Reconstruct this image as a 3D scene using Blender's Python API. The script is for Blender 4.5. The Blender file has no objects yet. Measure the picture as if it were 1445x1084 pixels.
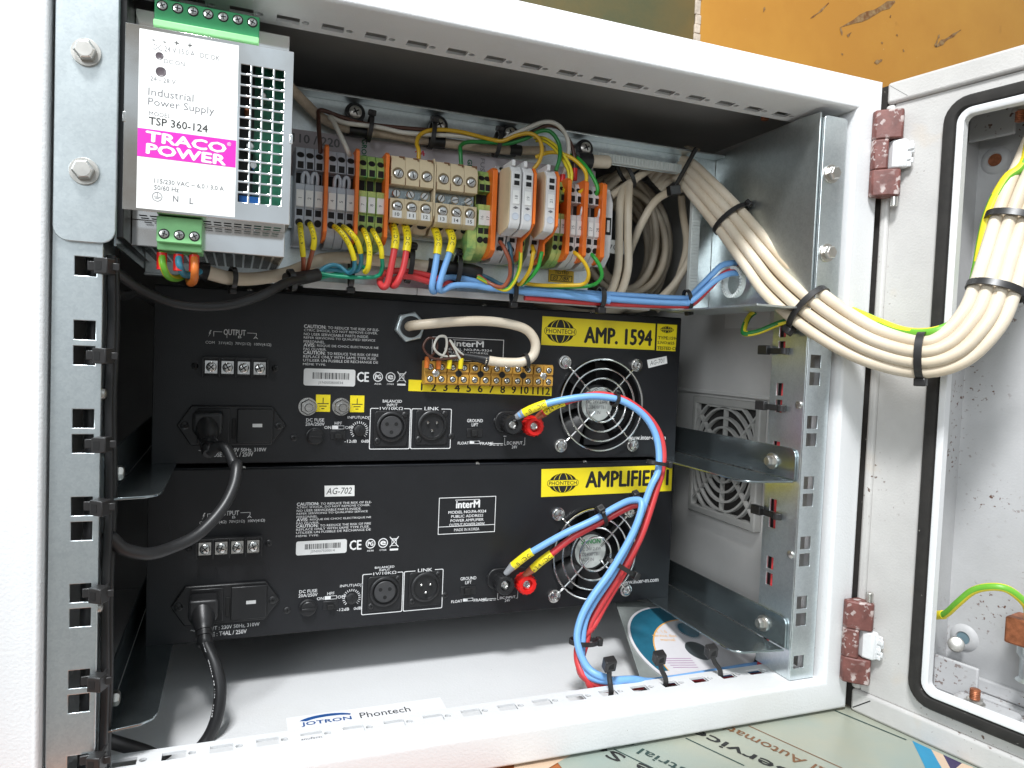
import bpy, math, random
from math import pi, sin, cos, radians
from mathutils import Vector, Matrix
random.seed(7)
S = 0.001                       # every length below is in millimetres
sc = bpy.context.scene
C = sc.collection

# ---------------------------------------------------------------- camera, world, lamps, exposure
cam_d = bpy.data.cameras.new('camera')
cam = bpy.data.objects.new('camera', cam_d); C.objects.link(cam)
cam_d.sensor_fit = 'HORIZONTAL'; cam_d.sensor_width = 36; cam_d.lens = 25.559
cam_d.clip_start = 0.01; cam_d.clip_end = 50
cam.matrix_world = Matrix.Translation(Vector((-161.1,-416.6,53.7)) * S) @ Matrix(((0.934696,-0.022818,-0.354715),(-0.353195,0.052572,-0.934071),(0.039961,0.998356,0.041079))).to_4x4()
sc.camera = cam
world = bpy.data.worlds.new('World'); sc.world = world; world.use_nodes = True
bg = world.node_tree.nodes['Background']
wn = world.node_tree.nodes; wl = world.node_tree.links          # unseen room as a gradient; noise patches added to vary metal reflections
w_tc = wn.new('ShaderNodeTexCoord'); w_sep = wn.new('ShaderNodeSeparateXYZ'); w_r = wn.new('ShaderNodeValToRGB')
wl.new(w_tc.outputs['Generated'], w_sep.inputs[0]); w_m = wn.new('ShaderNodeMapRange'); w_m.inputs[1].default_value = -1
wl.new(w_sep.outputs[2], w_m.inputs[0]); wl.new(w_m.outputs[0], w_r.inputs[0]); w_n = wn.new('ShaderNodeTexNoise'); w_n.inputs['Scale'].default_value = 6.5; w_n.inputs['Detail'].default_value = 3; wl.new(w_tc.outputs['Generated'], w_n.inputs['Vector'])
w_v = wn.new('ShaderNodeValToRGB'); w_v.color_ramp.elements[0].position = 0.40; w_v.color_ramp.elements[0].color = (0.52, 0.44, 0.36, 1); w_v.color_ramp.elements[1].position = 0.62; w_v.color_ramp.elements[1].color = (1.50, 1.54, 1.58, 1)
wl.new(w_n.outputs[0], w_v.inputs[0]); w_x = wn.new('ShaderNodeMix'); w_x.data_type = 'RGBA'; w_x.blend_type = 'MULTIPLY'; w_x.inputs[0].default_value = 1.0
wl.new(w_r.outputs[0], w_x.inputs[6]); wl.new(w_v.outputs[0], w_x.inputs[7]); wl.new(w_x.outputs[2], bg.inputs[0])
w_r.color_ramp.elements[0].position = 0.30; w_r.color_ramp.elements[0].color = (0.36, 0.36, 0.35, 1)
w_r.color_ramp.elements[1].position = 0.80; w_r.color_ramp.elements[1].color = (0.80, 0.92, 1.0, 1)
w_e = w_r.color_ramp.elements.new(0.52); w_e.color = (0.46, 0.50, 0.53, 1)
bg.inputs[1].default_value = 0.62

def area_lamp(name, loc, target, sx, sy, power, col):
    l = bpy.data.lights.new(name, 'AREA'); l.shape = 'RECTANGLE'; l.size = sx * S; l.size_y = sy * S
    l.energy = power; l.color = col
    o = bpy.data.objects.new(name, l); C.objects.link(o)
    o.location = Vector(loc) * S
    o.rotation_euler = (Vector(target) - Vector(loc)).to_track_quat('-Z', 'Y').to_euler()
    return o
area_lamp('ceiling_lamp', (-380, -680, 1250), (0, 60, 0), 300, 240, 27, (0.97, 0.985, 1.0))
area_lamp('window_light', (-1500, -1750, 750), (-50, 50, 50), 800, 900, 19, (0.92, 0.965, 1.0))
sc.view_settings.view_transform = 'Standard'; sc.view_settings.look = 'None'
sc.view_settings.gamma = 1; sc.view_settings.exposure = 0.28
sc.cycles.max_bounces = 8; sc.cycles.diffuse_bounces = 4; sc.cycles.glossy_bounces = 5
sc.cycles.use_denoising = True

# ---------------------------------------------------------------- materials
MATS = {}
def mat(name, col, rough=0.5, metal=0.0, var=0.0, vs=60, bump=0.0, bs=400, spec=0.5, col2=None, coat=0.0, rvar=0.0, emit=None):
    m = bpy.data.materials.new(name); m.use_nodes = True; MATS[name] = m
    nt = m.node_tree; N = nt.nodes; L = nt.links
    b = N['Principled BSDF']
    b.inputs['Base Color'].default_value = (*col, 1); b.inputs['Roughness'].default_value = rough
    b.inputs['Metallic'].default_value = metal; b.inputs['Specular IOR Level'].default_value = spec
    if coat: b.inputs['Coat Weight'].default_value = coat; b.inputs['Coat Roughness'].default_value = 0.1
    tc = N.new('ShaderNodeTexCoord')
    if var or rvar or col2:
        n = N.new('ShaderNodeTexNoise'); n.inputs['Scale'].default_value = vs; n.inputs['Detail'].default_value = 6
        n.inputs['Roughness'].default_value = 0.65
        L.new(tc.outputs['Object'], n.inputs['Vector'])
        if var or col2:
            r = N.new('ShaderNodeValToRGB'); r.color_ramp.elements[0].position = 0.35; r.color_ramp.elements[1].position = 0.65
            c2 = col2 if col2 else tuple(c * (1 - var) for c in col)
            c1 = tuple(min(1, c * (1 + var * 0.5)) for c in col)
            r.color_ramp.elements[0].color = (*c2, 1); r.color_ramp.elements[1].color = (*c1, 1)
            L.new(n.outputs[0], r.inputs[0]); L.new(r.outputs[0], b.inputs['Base Color'])
        if rvar:
            mr = N.new('ShaderNodeMapRange'); mr.inputs[3].default_value = max(0.02, rough - rvar); mr.inputs[4].default_value = min(1, rough + rvar)
            L.new(n.outputs[0], mr.inputs[0]); L.new(mr.outputs[0], b.inputs['Roughness'])
    if bump:
        n2 = N.new('ShaderNodeTexNoise'); n2.inputs['Scale'].default_value = bs; n2.inputs['Detail'].default_value = 3
        L.new(tc.outputs['Object'], n2.inputs['Vector'])
        bp = N.new('ShaderNodeBump'); bp.inputs['Strength'].default_value = bump; bp.inputs['Distance'].default_value = 0.0004
        L.new(n2.outputs[0], bp.inputs['Height']); L.new(bp.outputs[0], b.inputs['Normal'])
    return m

def specks(m, scale, thr, col, soft=0.03, region=None):
    """small stains with a shape of their own, mixed over a material's base colour"""
    nt = m.node_tree; N = nt.nodes; L = nt.links; b = N['Principled BSDF']
    tc = N.new('ShaderNodeTexCoord'); n = N.new('ShaderNodeTexNoise'); n.inputs['Scale'].default_value = scale; n.inputs['Detail'].default_value = 4
    L.new(tc.outputs['Object'], n.inputs['Vector'])
    r = N.new('ShaderNodeValToRGB'); r.color_ramp.elements[0].position = thr; r.color_ramp.elements[1].position = thr + soft
    r.color_ramp.elements[0].color = (0, 0, 0, 1); r.color_ramp.elements[1].color = (1, 1, 1, 1)
    L.new(n.outputs[0], r.inputs[0])
    fac = r.outputs[0]
    if region:
        n3 = N.new('ShaderNodeTexNoise'); n3.inputs['Scale'].default_value = region[0]; L.new(tc.outputs['Object'], n3.inputs['Vector'])
        r3 = N.new('ShaderNodeValToRGB'); r3.color_ramp.elements[0].position = region[1]; r3.color_ramp.elements[1].position = region[1] + 0.12
        L.new(n3.outputs[0], r3.inputs[0])
        mu = N.new('ShaderNodeMath'); mu.operation = 'MULTIPLY'; L.new(fac, mu.inputs[0]); L.new(r3.outputs[0], mu.inputs[1]); fac = mu.outputs[0]
    mx = N.new('ShaderNodeMix'); mx.data_type = 'RGBA'
    L.new(fac, mx.inputs[0])
    src = b.inputs['Base Color'].links
    if src: L.new(src[0].from_socket, mx.inputs[6])
    else: mx.inputs[6].default_value = b.inputs['Base Color'].default_value
    mx.inputs[7].default_value = (*col, 1)
    L.new(mx.outputs[2], b.inputs['Base Color'])

def galvanised(name, base, dark, rough, scale):
    m = mat(name, base, rough, 0.95, rvar=0.05, vs=35, bump=0.03, bs=900)
    nt = m.node_tree; N = nt.nodes; L = nt.links; b = N['Principled BSDF']
    tc = N.new('ShaderNodeTexCoord'); v = N.new('ShaderNodeTexVoronoi'); v.inputs['Scale'].default_value = scale
    n = N.new('ShaderNodeTexNoise'); n.inputs['Scale'].default_value = scale * 0.25; n.inputs['Detail'].default_value = 8
    L.new(tc.outputs['Object'], v.inputs['Vector']); L.new(tc.outputs['Object'], n.inputs['Vector'])
    ad = N.new('ShaderNodeMath'); ad.operation = 'MULTIPLY_ADD'; ad.inputs[1].default_value = 0.45
    sep = N.new('ShaderNodeSeparateColor'); L.new(v.outputs['Color'], sep.inputs[0])
    L.new(sep.outputs[0], ad.inputs[0]); L.new(n.outputs[0], ad.inputs[2])
    r = N.new('ShaderNodeValToRGB'); r.color_ramp.elements[0].position = 0.35; r.color_ramp.elements[1].position = 0.95
    r.color_ramp.elements[0].color = (*dark, 1); r.color_ramp.elements[1].color = (*base, 1)
    L.new(ad.outputs[0], r.inputs[0]); L.new(r.outputs[0], b.inputs['Base Color'])
    return m

M_white = mat('white_powder_coat', (0.74, 0.745, 0.75), 0.38, bump=0.5, bs=620, var=0.03, vs=12)
specks(M_white, 8, 0.58, (0.66, 0.655, 0.63), 0.3); specks(M_white, 420, 0.735, (0.30, 0.27, 0.24), 0.03, region=(9, 0.5))
M_inner = mat('interior_grey_white_paint', (0.68, 0.67, 0.65), 0.30, bump=0.15, bs=600, var=0.08, vs=9)
M_door = mat('soiled_grey_white_paint', (0.56, 0.548, 0.53), 0.45, bump=0.45, bs=650, var=0.10, vs=14)
specks(M_door, 330, 0.65, (0.12, 0.07, 0.05), 0.05, region=(14, 0.53))
specks(M_door, 26, 0.60, (0.60, 0.47, 0.33), 0.35)
M_dpit = mat('soiled_box_interior_paint', (0.52, 0.52, 0.525), 0.5, bump=0.3, bs=600, var=0.12, vs=10)
specks(M_dpit, 300, 0.615, (0.13, 0.06, 0.04), 0.04, region=(18, 0.47))
M_galv = galvanised('galvanised_steel', (0.74, 0.80, 0.815), (0.65, 0.71, 0.73), 0.30, 900)
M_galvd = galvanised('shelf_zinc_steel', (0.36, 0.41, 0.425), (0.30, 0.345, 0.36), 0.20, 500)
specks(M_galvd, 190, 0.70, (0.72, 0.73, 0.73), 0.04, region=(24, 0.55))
M_wing = galvanised('satin_zinc_sheet', (0.62, 0.66, 0.655), (0.54, 0.58, 0.575), 0.40, 700)
M_bolt = mat('bolt_zinc', (0.66, 0.64, 0.60), 0.34, 1.0, var=0.12, vs=120)
M_ceil = mat('shade_darkened_panel', (0.34, 0.335, 0.33), 0.36, 0.35, var=0.2, vs=6, rvar=0.06)  # darkness of the unlit ceiling and rear panel, put into the colour
M_chrome = mat('bright_nickel_sheet', (0.90, 0.89, 0.88), 0.10, 1.0, rvar=0.06, vs=50, bump=0.35, bs=24)
M_wirechrome = mat('chromed_wire', (0.85, 0.85, 0.84), 0.18, 1.0, rvar=0.05, vs=200)
M_black = mat('black_amplifier_paint', (0.011, 0.0115, 0.0135), 0.38, bump=0.25, bs=1500, var=0.15, vs=40)
specks(M_black, 900, 0.745, (0.07, 0.07, 0.075), 0.03, region=(16, 0.48))
M_blackpl = mat('black_plastic', (0.014, 0.014, 0.015), 0.38, bump=0.12, bs=900, rvar=0.08, vs=80)
M_blackcab = mat('black_cable_sheath', (0.016, 0.016, 0.017), 0.42, rvar=0.1, vs=90, bump=0.1, bs=500)
M_tie = mat('black_nylon_tie', (0.022, 0.021, 0.021), 0.36, rvar=0.08, vs=120)
M_hole = mat('dark_recess', (0.006, 0.006, 0.006), 0.7, var=0.3, vs=90)  # near-black paints the dark inside flush holes and slots; also black small parts
M_ink = mat('white_silkscreen', (0.78, 0.78, 0.78), 0.55, var=0.12, vs=300)
M_blackink = mat('black_print', (0.015, 0.015, 0.015), 0.6, var=0.2, vs=200)
M_greyink = mat('grey_print', (0.16, 0.16, 0.17), 0.6, var=0.2, vs=200)
M_paper = mat('white_label', (0.80, 0.80, 0.78), 0.5, var=0.05, vs=60)
M_yellow = mat('yellow_label', (0.86, 0.70, 0.02), 0.35, var=0.04, vs=40)
M_magenta = mat('magenta_print', (0.62, 0.02, 0.42), 0.4, var=0.05, vs=60)
M_grey = mat('grey_terminal_plastic', (0.46, 0.50, 0.56), 0.42, var=0.06, vs=150)
M_lgrey = mat('light_grey_plastic', (0.68, 0.68, 0.68), 0.4, var=0.05, vs=150)
M_beige = mat('beige_terminal_plastic', (0.64, 0.53, 0.35), 0.45, var=0.06, vs=120)
M_orange = mat('orange_plastic', (0.80, 0.17, 0.015), 0.4, var=0.06, vs=120)
M_gterm = mat('green_yellow_plastic', (0.50, 0.58, 0.17), 0.42, col2=(0.10, 0.34, 0.10), vs=95)
M_gplug = mat('green_connector_plastic', (0.27, 0.62, 0.27), 0.38, var=0.06, vs=150)
M_gdark = mat('dark_green_connector_plastic', (0.04, 0.30, 0.12), 0.38, var=0.06, vs=150)
M_pcb = mat('green_circuit_board', (0.01, 0.13, 0.07), 0.4, var=0.5, vs=200)
M_screw = mat('nickel_screw', (0.72, 0.71, 0.69), 0.22, 1.0, var=0.2, vs=500)
M_brass = mat('brass_brown_terminal', (0.55, 0.30, 0.05), 0.38, var=0.1, vs=150)
M_hinge = mat('worn_maroon_hinge_paint', (0.17, 0.062, 0.052), 0.5, bump=0.3, bs=500, var=0.35, vs=100)
specks(M_hinge, 260, 0.55, (0.46, 0.38, 0.36), 0.06, region=(60, 0.42))
M_rust = mat('rusty_copper_bolt', (0.42, 0.15, 0.07), 0.45, 0.6, var=0.35, vs=250)
M_rubber = mat('black_foam_gasket', (0.020, 0.018, 0.016), 0.75, bump=0.3, bs=500, var=0.3, vs=120)
specks(M_rubber, 260, 0.72, (0.35, 0.33, 0.30), 0.03)
M_beigecab = mat('cream_cable_sheath', (0.72, 0.645, 0.53), 0.42, col2=(0.62, 0.52, 0.385), vs=16, bump=0.06, bs=300)
specks(M_beigecab, 210, 0.70, (0.30, 0.20, 0.11), 0.05, region=(12, 0.5))
M_braid = mat('braided_beige_sleeve', (0.50, 0.41, 0.31), 0.6, var=0.12, vs=500, bump=0.6, bs=1400)
M_nylon = mat('translucent_nylon_edging', (0.70, 0.74, 0.72), 0.35, var=0.06, vs=150)
M_fan = mat('grey_vent_plastic', (0.44, 0.435, 0.415), 0.5, var=0.06, vs=60)
M_filter = mat('dark_filter_mat', (0.035, 0.033, 0.031), 0.9, var=0.4, vs=400, bump=0.6, bs=900)
M_steel_nut = mat('pale_steel_nut', (0.66, 0.74, 0.76), 0.35, 0.7, var=0.1, vs=200)
def wire(n, c): return mat(n, c, 0.36, var=0.05, vs=90)
W_red = wire('red_wire', (0.62, 0.05, 0.055)); W_blue = wire('sky_blue_wire', (0.19, 0.41, 0.76)); W_teal = wire('teal_blue_wire', (0.06, 0.30, 0.44))
W_brown = wire('brown_wire', (0.075, 0.030, 0.020)); W_rbrown = wire('red_brown_wire', (0.36, 0.10, 0.05)); W_white = wire('white_wire', (0.66, 0.64, 0.58))
W_green = wire('green_wire', (0.015, 0.20, 0.04)); W_bgreen = wire('bright_green_wire', (0.03, 0.38, 0.05)); W_yel = wire('yellow_wire', (0.78, 0.50, 0.02)); W_dyel = wire('dark_yellow_wire', (0.60, 0.36, 0.02))
W_tgreen = wire('turquoise_green_wire', (0.01, 0.36, 0.20)); W_gyg = wire('earth_green', (0.16, 0.45, 0.04)); W_gyy = wire('earth_yellow', (0.80, 0.66, 0.03)); W_orange = wire('orange_wire', (0.65, 0.17, 0.03)); W_dblue = wire('slate_blue_wire', (0.05, 0.13, 0.19)); W_sleeve = wire('yellow_marker_sleeve', (0.88, 0.72, 0.02))
W_grey = wire('grey_lug', (0.33, 0.34, 0.36)); W_redpl = wire('red_plastic', (0.72, 0.015, 0.012))

# ---------------------------------------------------------------- mesh helpers
class B:
    def __init__(s): s.v = []; s.f = []; s.mi = []; s.m = 0; s.xf = None
    def add(s, vs, fs):
        o = len(s.v); s.v += [tuple(v) for v in vs]
        for f in fs: s.f.append(tuple(i + o for i in f)); s.mi.append(s.m)
        return s
    def box(s, x0, x1, y0, y1, z0, z1):
        return s.add([(x0,y0,z0),(x1,y0,z0),(x1,y1,z0),(x0,y1,z0),(x0,y0,z1),(x1,y0,z1),(x1,y1,z1),(x0,y1,z1)],
                     [(0,3,2,1),(4,5,6,7),(0,1,5,4),(1,2,6,5),(2,3,7,6),(3,0,4,7)])
    def obox(s, c, ax, ay, az):
        """oriented box: centre and three half-axis vectors"""
        c, ax, ay, az = map(Vector, (c, ax, ay, az))
        vs = [c + ax*i + ay*j + az*k for k in (-1,1) for i, j in ((-1,-1),(1,-1),(1,1),(-1,1))]
        return s.add(vs, [(0,3,2,1),(4,5,6,7),(0,1,5,4),(1,2,6,5),(2,3,7,6),(3,0,4,7)])
    def prism(s, poly, lo, hi, axis='z'):
        """poly of 2-D points, extruded; axis z: (x,y,e), y: (x,e,z), x: (e,y,z)"""
        n = len(poly)
        g = {'z': lambda p, e: (p[0], p[1], e), 'y': lambda p, e: (p[0], e, p[1]), 'x': lambda p, e: (e, p[0], p[1])}[axis]
        vs = [g(p, lo) for p in poly] + [g(p, hi) for p in poly]
        fs = [tuple(range(n))[::-1], tuple(range(n, 2*n))] + [(i, (i+1) % n, n + (i+1) % n, n + i) for i in range(n)]
        return s.add(vs, fs)
    def cyl(s, p0, p1, r0, r1=None, n=16):
        r1 = r0 if r1 is None else r1
        p0, p1 = Vector(p0), Vector(p1); t = (p1 - p0).normalized()
        a = t.orthogonal().normalized(); b = t.cross(a)
        vs = [p + (a*cos(2*pi*i/n) + b*sin(2*pi*i/n)) * r for p, r in ((p0, r0), (p1, r1)) for i in range(n)]
        fs = [(i, (i+1) % n, n + (i+1) % n, n + i) for i in range(n)] + [tuple(range(n))[::-1], tuple(range(n, 2*n))]
        return s.add(vs, fs)
    def lathe(s, c, axis, prof, n=24, close=False, a0=None, open_=False):
        """prof: (radius, height along axis) pairs"""
        c = Vector(c); t = Vector(axis).normalized()
        a = Vector(a0).normalized() if a0 else t.orthogonal().normalized(); b = t.cross(a); k = len(prof)
        vs = [c + t*h + (a*cos(2*pi*i/n) + b*sin(2*pi*i/n)) * r for r, h in prof for i in range(n)]
        fs = [(j*n + i, j*n + (i+1) % n, (j+1)*n + (i+1) % n, (j+1)*n + i) for j in range(k-1) for i in range(n)]
        if close: fs += [((k-1)*n + i, (k-1)*n + (i+1) % n, (i+1) % n, i) for i in range(n)]
        elif not open_:
            if prof[0][0] > 1e-6: fs.append(tuple(range(n))[::-1])
            if prof[-1][0] > 1e-6: fs.append(tuple(range((k-1)*n, k*n)))
        return s.add(vs, fs)
    def tube(s, pts, r, n=10, sub=6, caps=True, stripe=None, straight=False):
        pts = [Vector(p) for p in pts]
        if not straight: pts = smooth_path(pts, sub)
        N = len(pts); T = [(pts[min(i+1, N-1)] - pts[max(i-1, 0)]).normalized() for i in range(N)]
        a = T[0].orthogonal().normalized(); vs = []
        for i in range(N):
            a = (a - T[i] * a.dot(T[i])).normalized(); b = T[i].cross(a)
            rr = r(i/(N-1)) if callable(r) else r
            vs += [pts[i] + (a*cos(2*pi*j/n) + b*sin(2*pi*j/n)) * rr for j in range(n)]
        o = len(s.v); s.v += [tuple(v) for v in vs]
        for i in range(N-1):
            for j in range(n):
                s.f.append((o+i*n+j, o+i*n+(j+1) % n, o+(i+1)*n+(j+1) % n, o+(i+1)*n+j))
                s.mi.append(1 if stripe and ((j + int(i*stripe[1])) % (n//2)) < stripe[0] else s.m)
        if caps:
            s.f.append(tuple(o+j for j in range(n))[::-1]); s.mi.append(s.m)
            s.f.append(tuple(o+(N-1)*n+j for j in range(n))); s.mi.append(s.m)
        return s
    def plate(s, us, vs, gone, w0, w1, fn=None):
        """flat plate on a grid of cuts; cells in gone are real openings"""
        nu, nv = len(us)-1, len(vs)-1
        solid = lambda i, j: 0 <= i < nu and 0 <= j < nv and not gone(i, j)
        idx = {}; pts = []; fs = []
        g = fn or (lambda u, v, w: (u, v, w))
        def vid(i, j, k):
            if (i, j, k) not in idx: idx[(i, j, k)] = len(pts); pts.append(g(us[i], vs[j], (w0, w1)[k]))
            return idx[(i, j, k)]
        for i in range(nu):
            for j in range(nv):
                if not solid(i, j): continue
                fs.append((vid(i,j,1), vid(i+1,j,1), vid(i+1,j+1,1), vid(i,j+1,1)))
                fs.append((vid(i,j,0), vid(i,j+1,0), vid(i+1,j+1,0), vid(i+1,j,0)))
                if not solid(i-1, j): fs.append((vid(i,j,0), vid(i,j,1), vid(i,j+1,1), vid(i,j+1,0)))
                if not solid(i+1, j): fs.append((vid(i+1,j,0), vid(i+1,j+1,0), vid(i+1,j+1,1), vid(i+1,j,1)))
                if not solid(i, j-1): fs.append((vid(i,j,0), vid(i+1,j,0), vid(i+1,j,1), vid(i,j,1)))
                if not solid(i, j+1): fs.append((vid(i,j+1,0), vid(i,j+1,1), vid(i+1,j+1,1), vid(i+1,j+1,0)))
        return s.add(pts, fs)
    def mesh(s, name, mats):
        me = bpy.data.meshes.new(name)
        vs = [s.xf(v) for v in s.v] if s.xf else s.v
        me.from_pydata([(x*S, y*S, z*S) for x, y, z in vs], [], s.f)
        for m in (mats if isinstance(mats, (list, tuple)) else [mats]): me.materials.append(m)
        if any(s.mi): me.polygons.foreach_set('material_index', s.mi)
        me.polygons.foreach_set('use_smooth', [True] * len(me.polygons))
        me.set_sharp_from_angle(angle=radians(38)); me.update()
        return me
    def obj(s, name, mats, parent=None, bevel=0, seg=2):
        o = bpy.data.objects.new(name, s.mesh(name, mats)); C.objects.link(o)
        if parent is not None: o.parent = parent
        if bevel:
            md = o.modifiers.new('bevel', 'BEVEL'); md.width = bevel * S; md.segments = seg; md.limit_method = 'ANGLE'; md.angle_limit = radians(40)
        return o

def smooth_path(p, sub):
    q = [p[0]*2 - p[1]] + p + [p[-1]*2 - p[-2]]; out = []
    for i in range(1, len(q)-2):
        a, b, c, d = q[i-1:i+3]
        for k in range(sub):
            t = k/sub
            out.append(0.5*((2*b) + (c-a)*t + (2*a-5*b+4*c-d)*t*t + (3*b-a-3*c+d)*t**3))
    out.append(p[-1]); return out

def tag(o, label, cat, group=None, kind=None):
    if label: o['label'] = label
    if cat: o['category'] = cat
    if group: o['group'] = group
    if kind: o['kind'] = kind
    return o
def thing(name, label, cat, loc=(0,0,0), rot=(0,0,0), group=None):
    o = bpy.data.objects.new(name, None); C.objects.link(o); o.empty_display_size = 0.02
    o.location = Vector(loc) * S; o.rotation_euler = rot
    return tag(o, label, cat, group)
def single(b, name, mats, label, cat, group=None, bevel=0, kind=None):
    """a thing that is one mesh, its origin at its own base"""
    lo = Vector([min(v[i] for v in b.v) for i in range(3)]); hi = Vector([max(v[i] for v in b.v) for i in range(3)])
    c = Vector(((lo.x+hi.x)/2, (lo.y+hi.y)/2, lo.z))
    b.v = [(v[0]-c.x, v[1]-c.y, v[2]-c.z) for v in b.v]
    o = b.obj(name, mats, None, bevel); o.location = c * S
    return tag(o, label, cat, group, kind)
def rel(t, p):
    """a world point in the frame of an unrotated thing"""
    l = t.location / S
    return (p[0]-l.x, p[1]-l.y, p[2]-l.z)
def copy_tree(o, parent=None):
    c = o.copy(); C.objects.link(c); c.parent = parent
    for ch in list(o.children): copy_tree(ch, c)
    return c

_txt = {}
def text(name, body, box, m, parent, w=0.12, bold=0.0, rot=0.0, fn=None, align='LEFT', spacing=1.0, shear=0.0, line=1.0, fit=''):
    """printed words fitted into box (u0, v0, u1, v1) of the parent's local plane at height w"""
    key = (body, 0.0, align, spacing, shear, line)
    if key not in _txt:
        cu = bpy.data.curves.new('text', 'FONT'); cu.body = body; cu.size = 1; cu.align_x = align; cu.resolution_u = 2
        cu.space_character = spacing; cu.shear = shear; cu.space_line = line
        t = bpy.data.objects.new('text', cu); me = bpy.data.meshes.new_from_object(t)
        _txt[key] = ([tuple(v.co) for v in me.vertices], [tuple(p.vertices) for p in me.polygons])
        bpy.data.objects.remove(t); bpy.data.curves.remove(cu); bpy.data.meshes.remove(me)
    V, F = _txt[key]
    x0 = min(v[0] for v in V); x1 = max(v[0] for v in V); y0 = min(v[1] for v in V); y1 = max(v[1] for v in V)
    u0, v0, u1, v1 = box; cx, cy = (u0+u1)/2, (v0+v1)/2
    if fit == 'h': hw = (v1-v0) * (x1-x0)/(y1-y0) / 2; u0, u1 = cx-hw, cx+hw
    b = B(); cr, sr = cos(rot), sin(rot); k = bold * (v1-v0) / max(0.6, (y1-y0)) * 1.1
    for i, (du, dv) in enumerate(((0, 0), (-k, 0), (k, 0), (0, k*0.7), (0, -k*0.7)) if bold > 0.005 else ((0, 0),)):
        vs = []                                  # heavier strokes: the same print laid down with a hair's offset
        for v in V:
            a = ((v[0]-x0)/(x1-x0) - 0.5) * (u1-u0) + du; c = ((v[1]-y0)/(y1-y0) - 0.5) * (v1-v0) + dv
            vs.append((cx + a*cr - c*sr, cy + a*sr + c*cr, w + 0.012*i))
        if fn: vs = [fn(*v) for v in vs]
        b.add(vs, F)
    return b.obj(name, m, parent)
def frame_line(b, u0, v0, u1, v1, t, w):
    """thin printed rectangle outline"""
    b.box(u0, u1, v0, v0+t, 0.05, w); b.box(u0, u1, v1-t, v1, 0.05, w); b.box(u0, u0+t, v0+t, v1-t, 0.05, w); b.box(u1-t, u1, v0+t, v1-t, 0.05, w)
def round_rect(u0, v0, u1, v1, r, n=5):
    out = []
    for cx, cy, a in ((u1-r, v1-r, 0), (u0+r, v1-r, pi/2), (u0+r, v0+r, pi), (u1-r, v0+r, 3*pi/2)):
        out += [(cx + r*cos(a + pi/2*i/n), cy + r*sin(a + pi/2*i/n)) for i in range(n+1)]
    return out
UP = (pi/2, 0, 0)     # local x -> X, local y -> Z, local z -> towards the viewer

# ================================================================ surroundings: table, wall, printed sheet
def wall_mat():
    m = mat('worn_ochre_painted_wall', (0.60, 0.30, 0.045), 0.45, col2=(0.50, 0.225, 0.030), vs=3.2, bump=0.4, bs=90)
    specks(m, 9, 0.66, (0.27, 0.10, 0.02), 0.08); specks(m, 60, 0.74, (0.62, 0.42, 0.20), 0.03)
    return m
M_wall = wall_mat()
M_wallg = mat('olive_green_painted_wall', (0.080, 0.080, 0.034), 0.5, col2=(0.14, 0.095, 0.028), vs=7, bump=0.4, bs=90)
specks(M_wallg, 40, 0.72, (0.22, 0.20, 0.14), 0.03)
M_wallb = mat('red_brown_painted_wall', (0.16, 0.062, 0.030), 0.5, var=0.3, vs=12)
M_chip = mat('chipped_plaster', (0.62, 0.52, 0.42), 0.8, var=0.4, vs=60)
M_scr = mat('scraped_bare_wood', (0.17, 0.062, 0.014), 0.7, col2=(0.34, 0.22, 0.10), vs=110)
M_table = mat('orange_brown_table_wood', (0.40, 0.12, 0.03), 0.45, var=0.3, vs=9)

wall = B().plate([402, 3000], [-900, 2400], lambda i, j: False, 420, 440, lambda u, v, w: (u, w, v)).obj('wall', M_wall)
tag(wall, 'worn ochre painted wall behind the cabinet', None, kind='structure')
B().box(120, 394, 421, 440, -900, 2400).obj('green_panel', M_wallg, wall)
B().box(-60, 118, 421.5, 440, -900, 2400).obj('brown_panel', M_wallb, wall)
B().box(-1500, -62, 421, 440, -900, 2400).obj('green_panel', M_wallg, wall)
b = B()
z = 380
while z < 760:
    h = random.uniform(9, 26); b.box(394 + random.uniform(-1, 1.5), 401.5 + random.uniform(-0.5, 2.0), 418.5 - random.uniform(0, 1), 421, z, z + h); z += h + 0.5
b.obj('chipped_edge', M_chip, wall, 0.6)
def scrape(pts, wd):
    b = B(); pts = [Vector(p) for p in pts]; L = []; R = []
    for i in range(len(pts)-1):
        for k in range(4):
            t = k/4; q = pts[i].lerp(pts[i+1], t); d = (pts[i+1]-pts[i]).normalized(); n = Vector((-d.z, 0, d.x))
            f = wd * 0.7 * random.uniform(0.15, 1.0) * (0.4 if (i == 0 and k < 1) else 1)
            L.append(q + n*f); R.append(q - n*f*random.uniform(0.5, 1))
    n = len(L); b.add([(p.x, 419.4, p.z) for p in L] + [(p.x, 419.4, p.z) for p in R], [(i, i+1, n+i+1, n+i) for i in range(n-1)])
    return b.obj('scrape', M_scr, wall)
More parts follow.
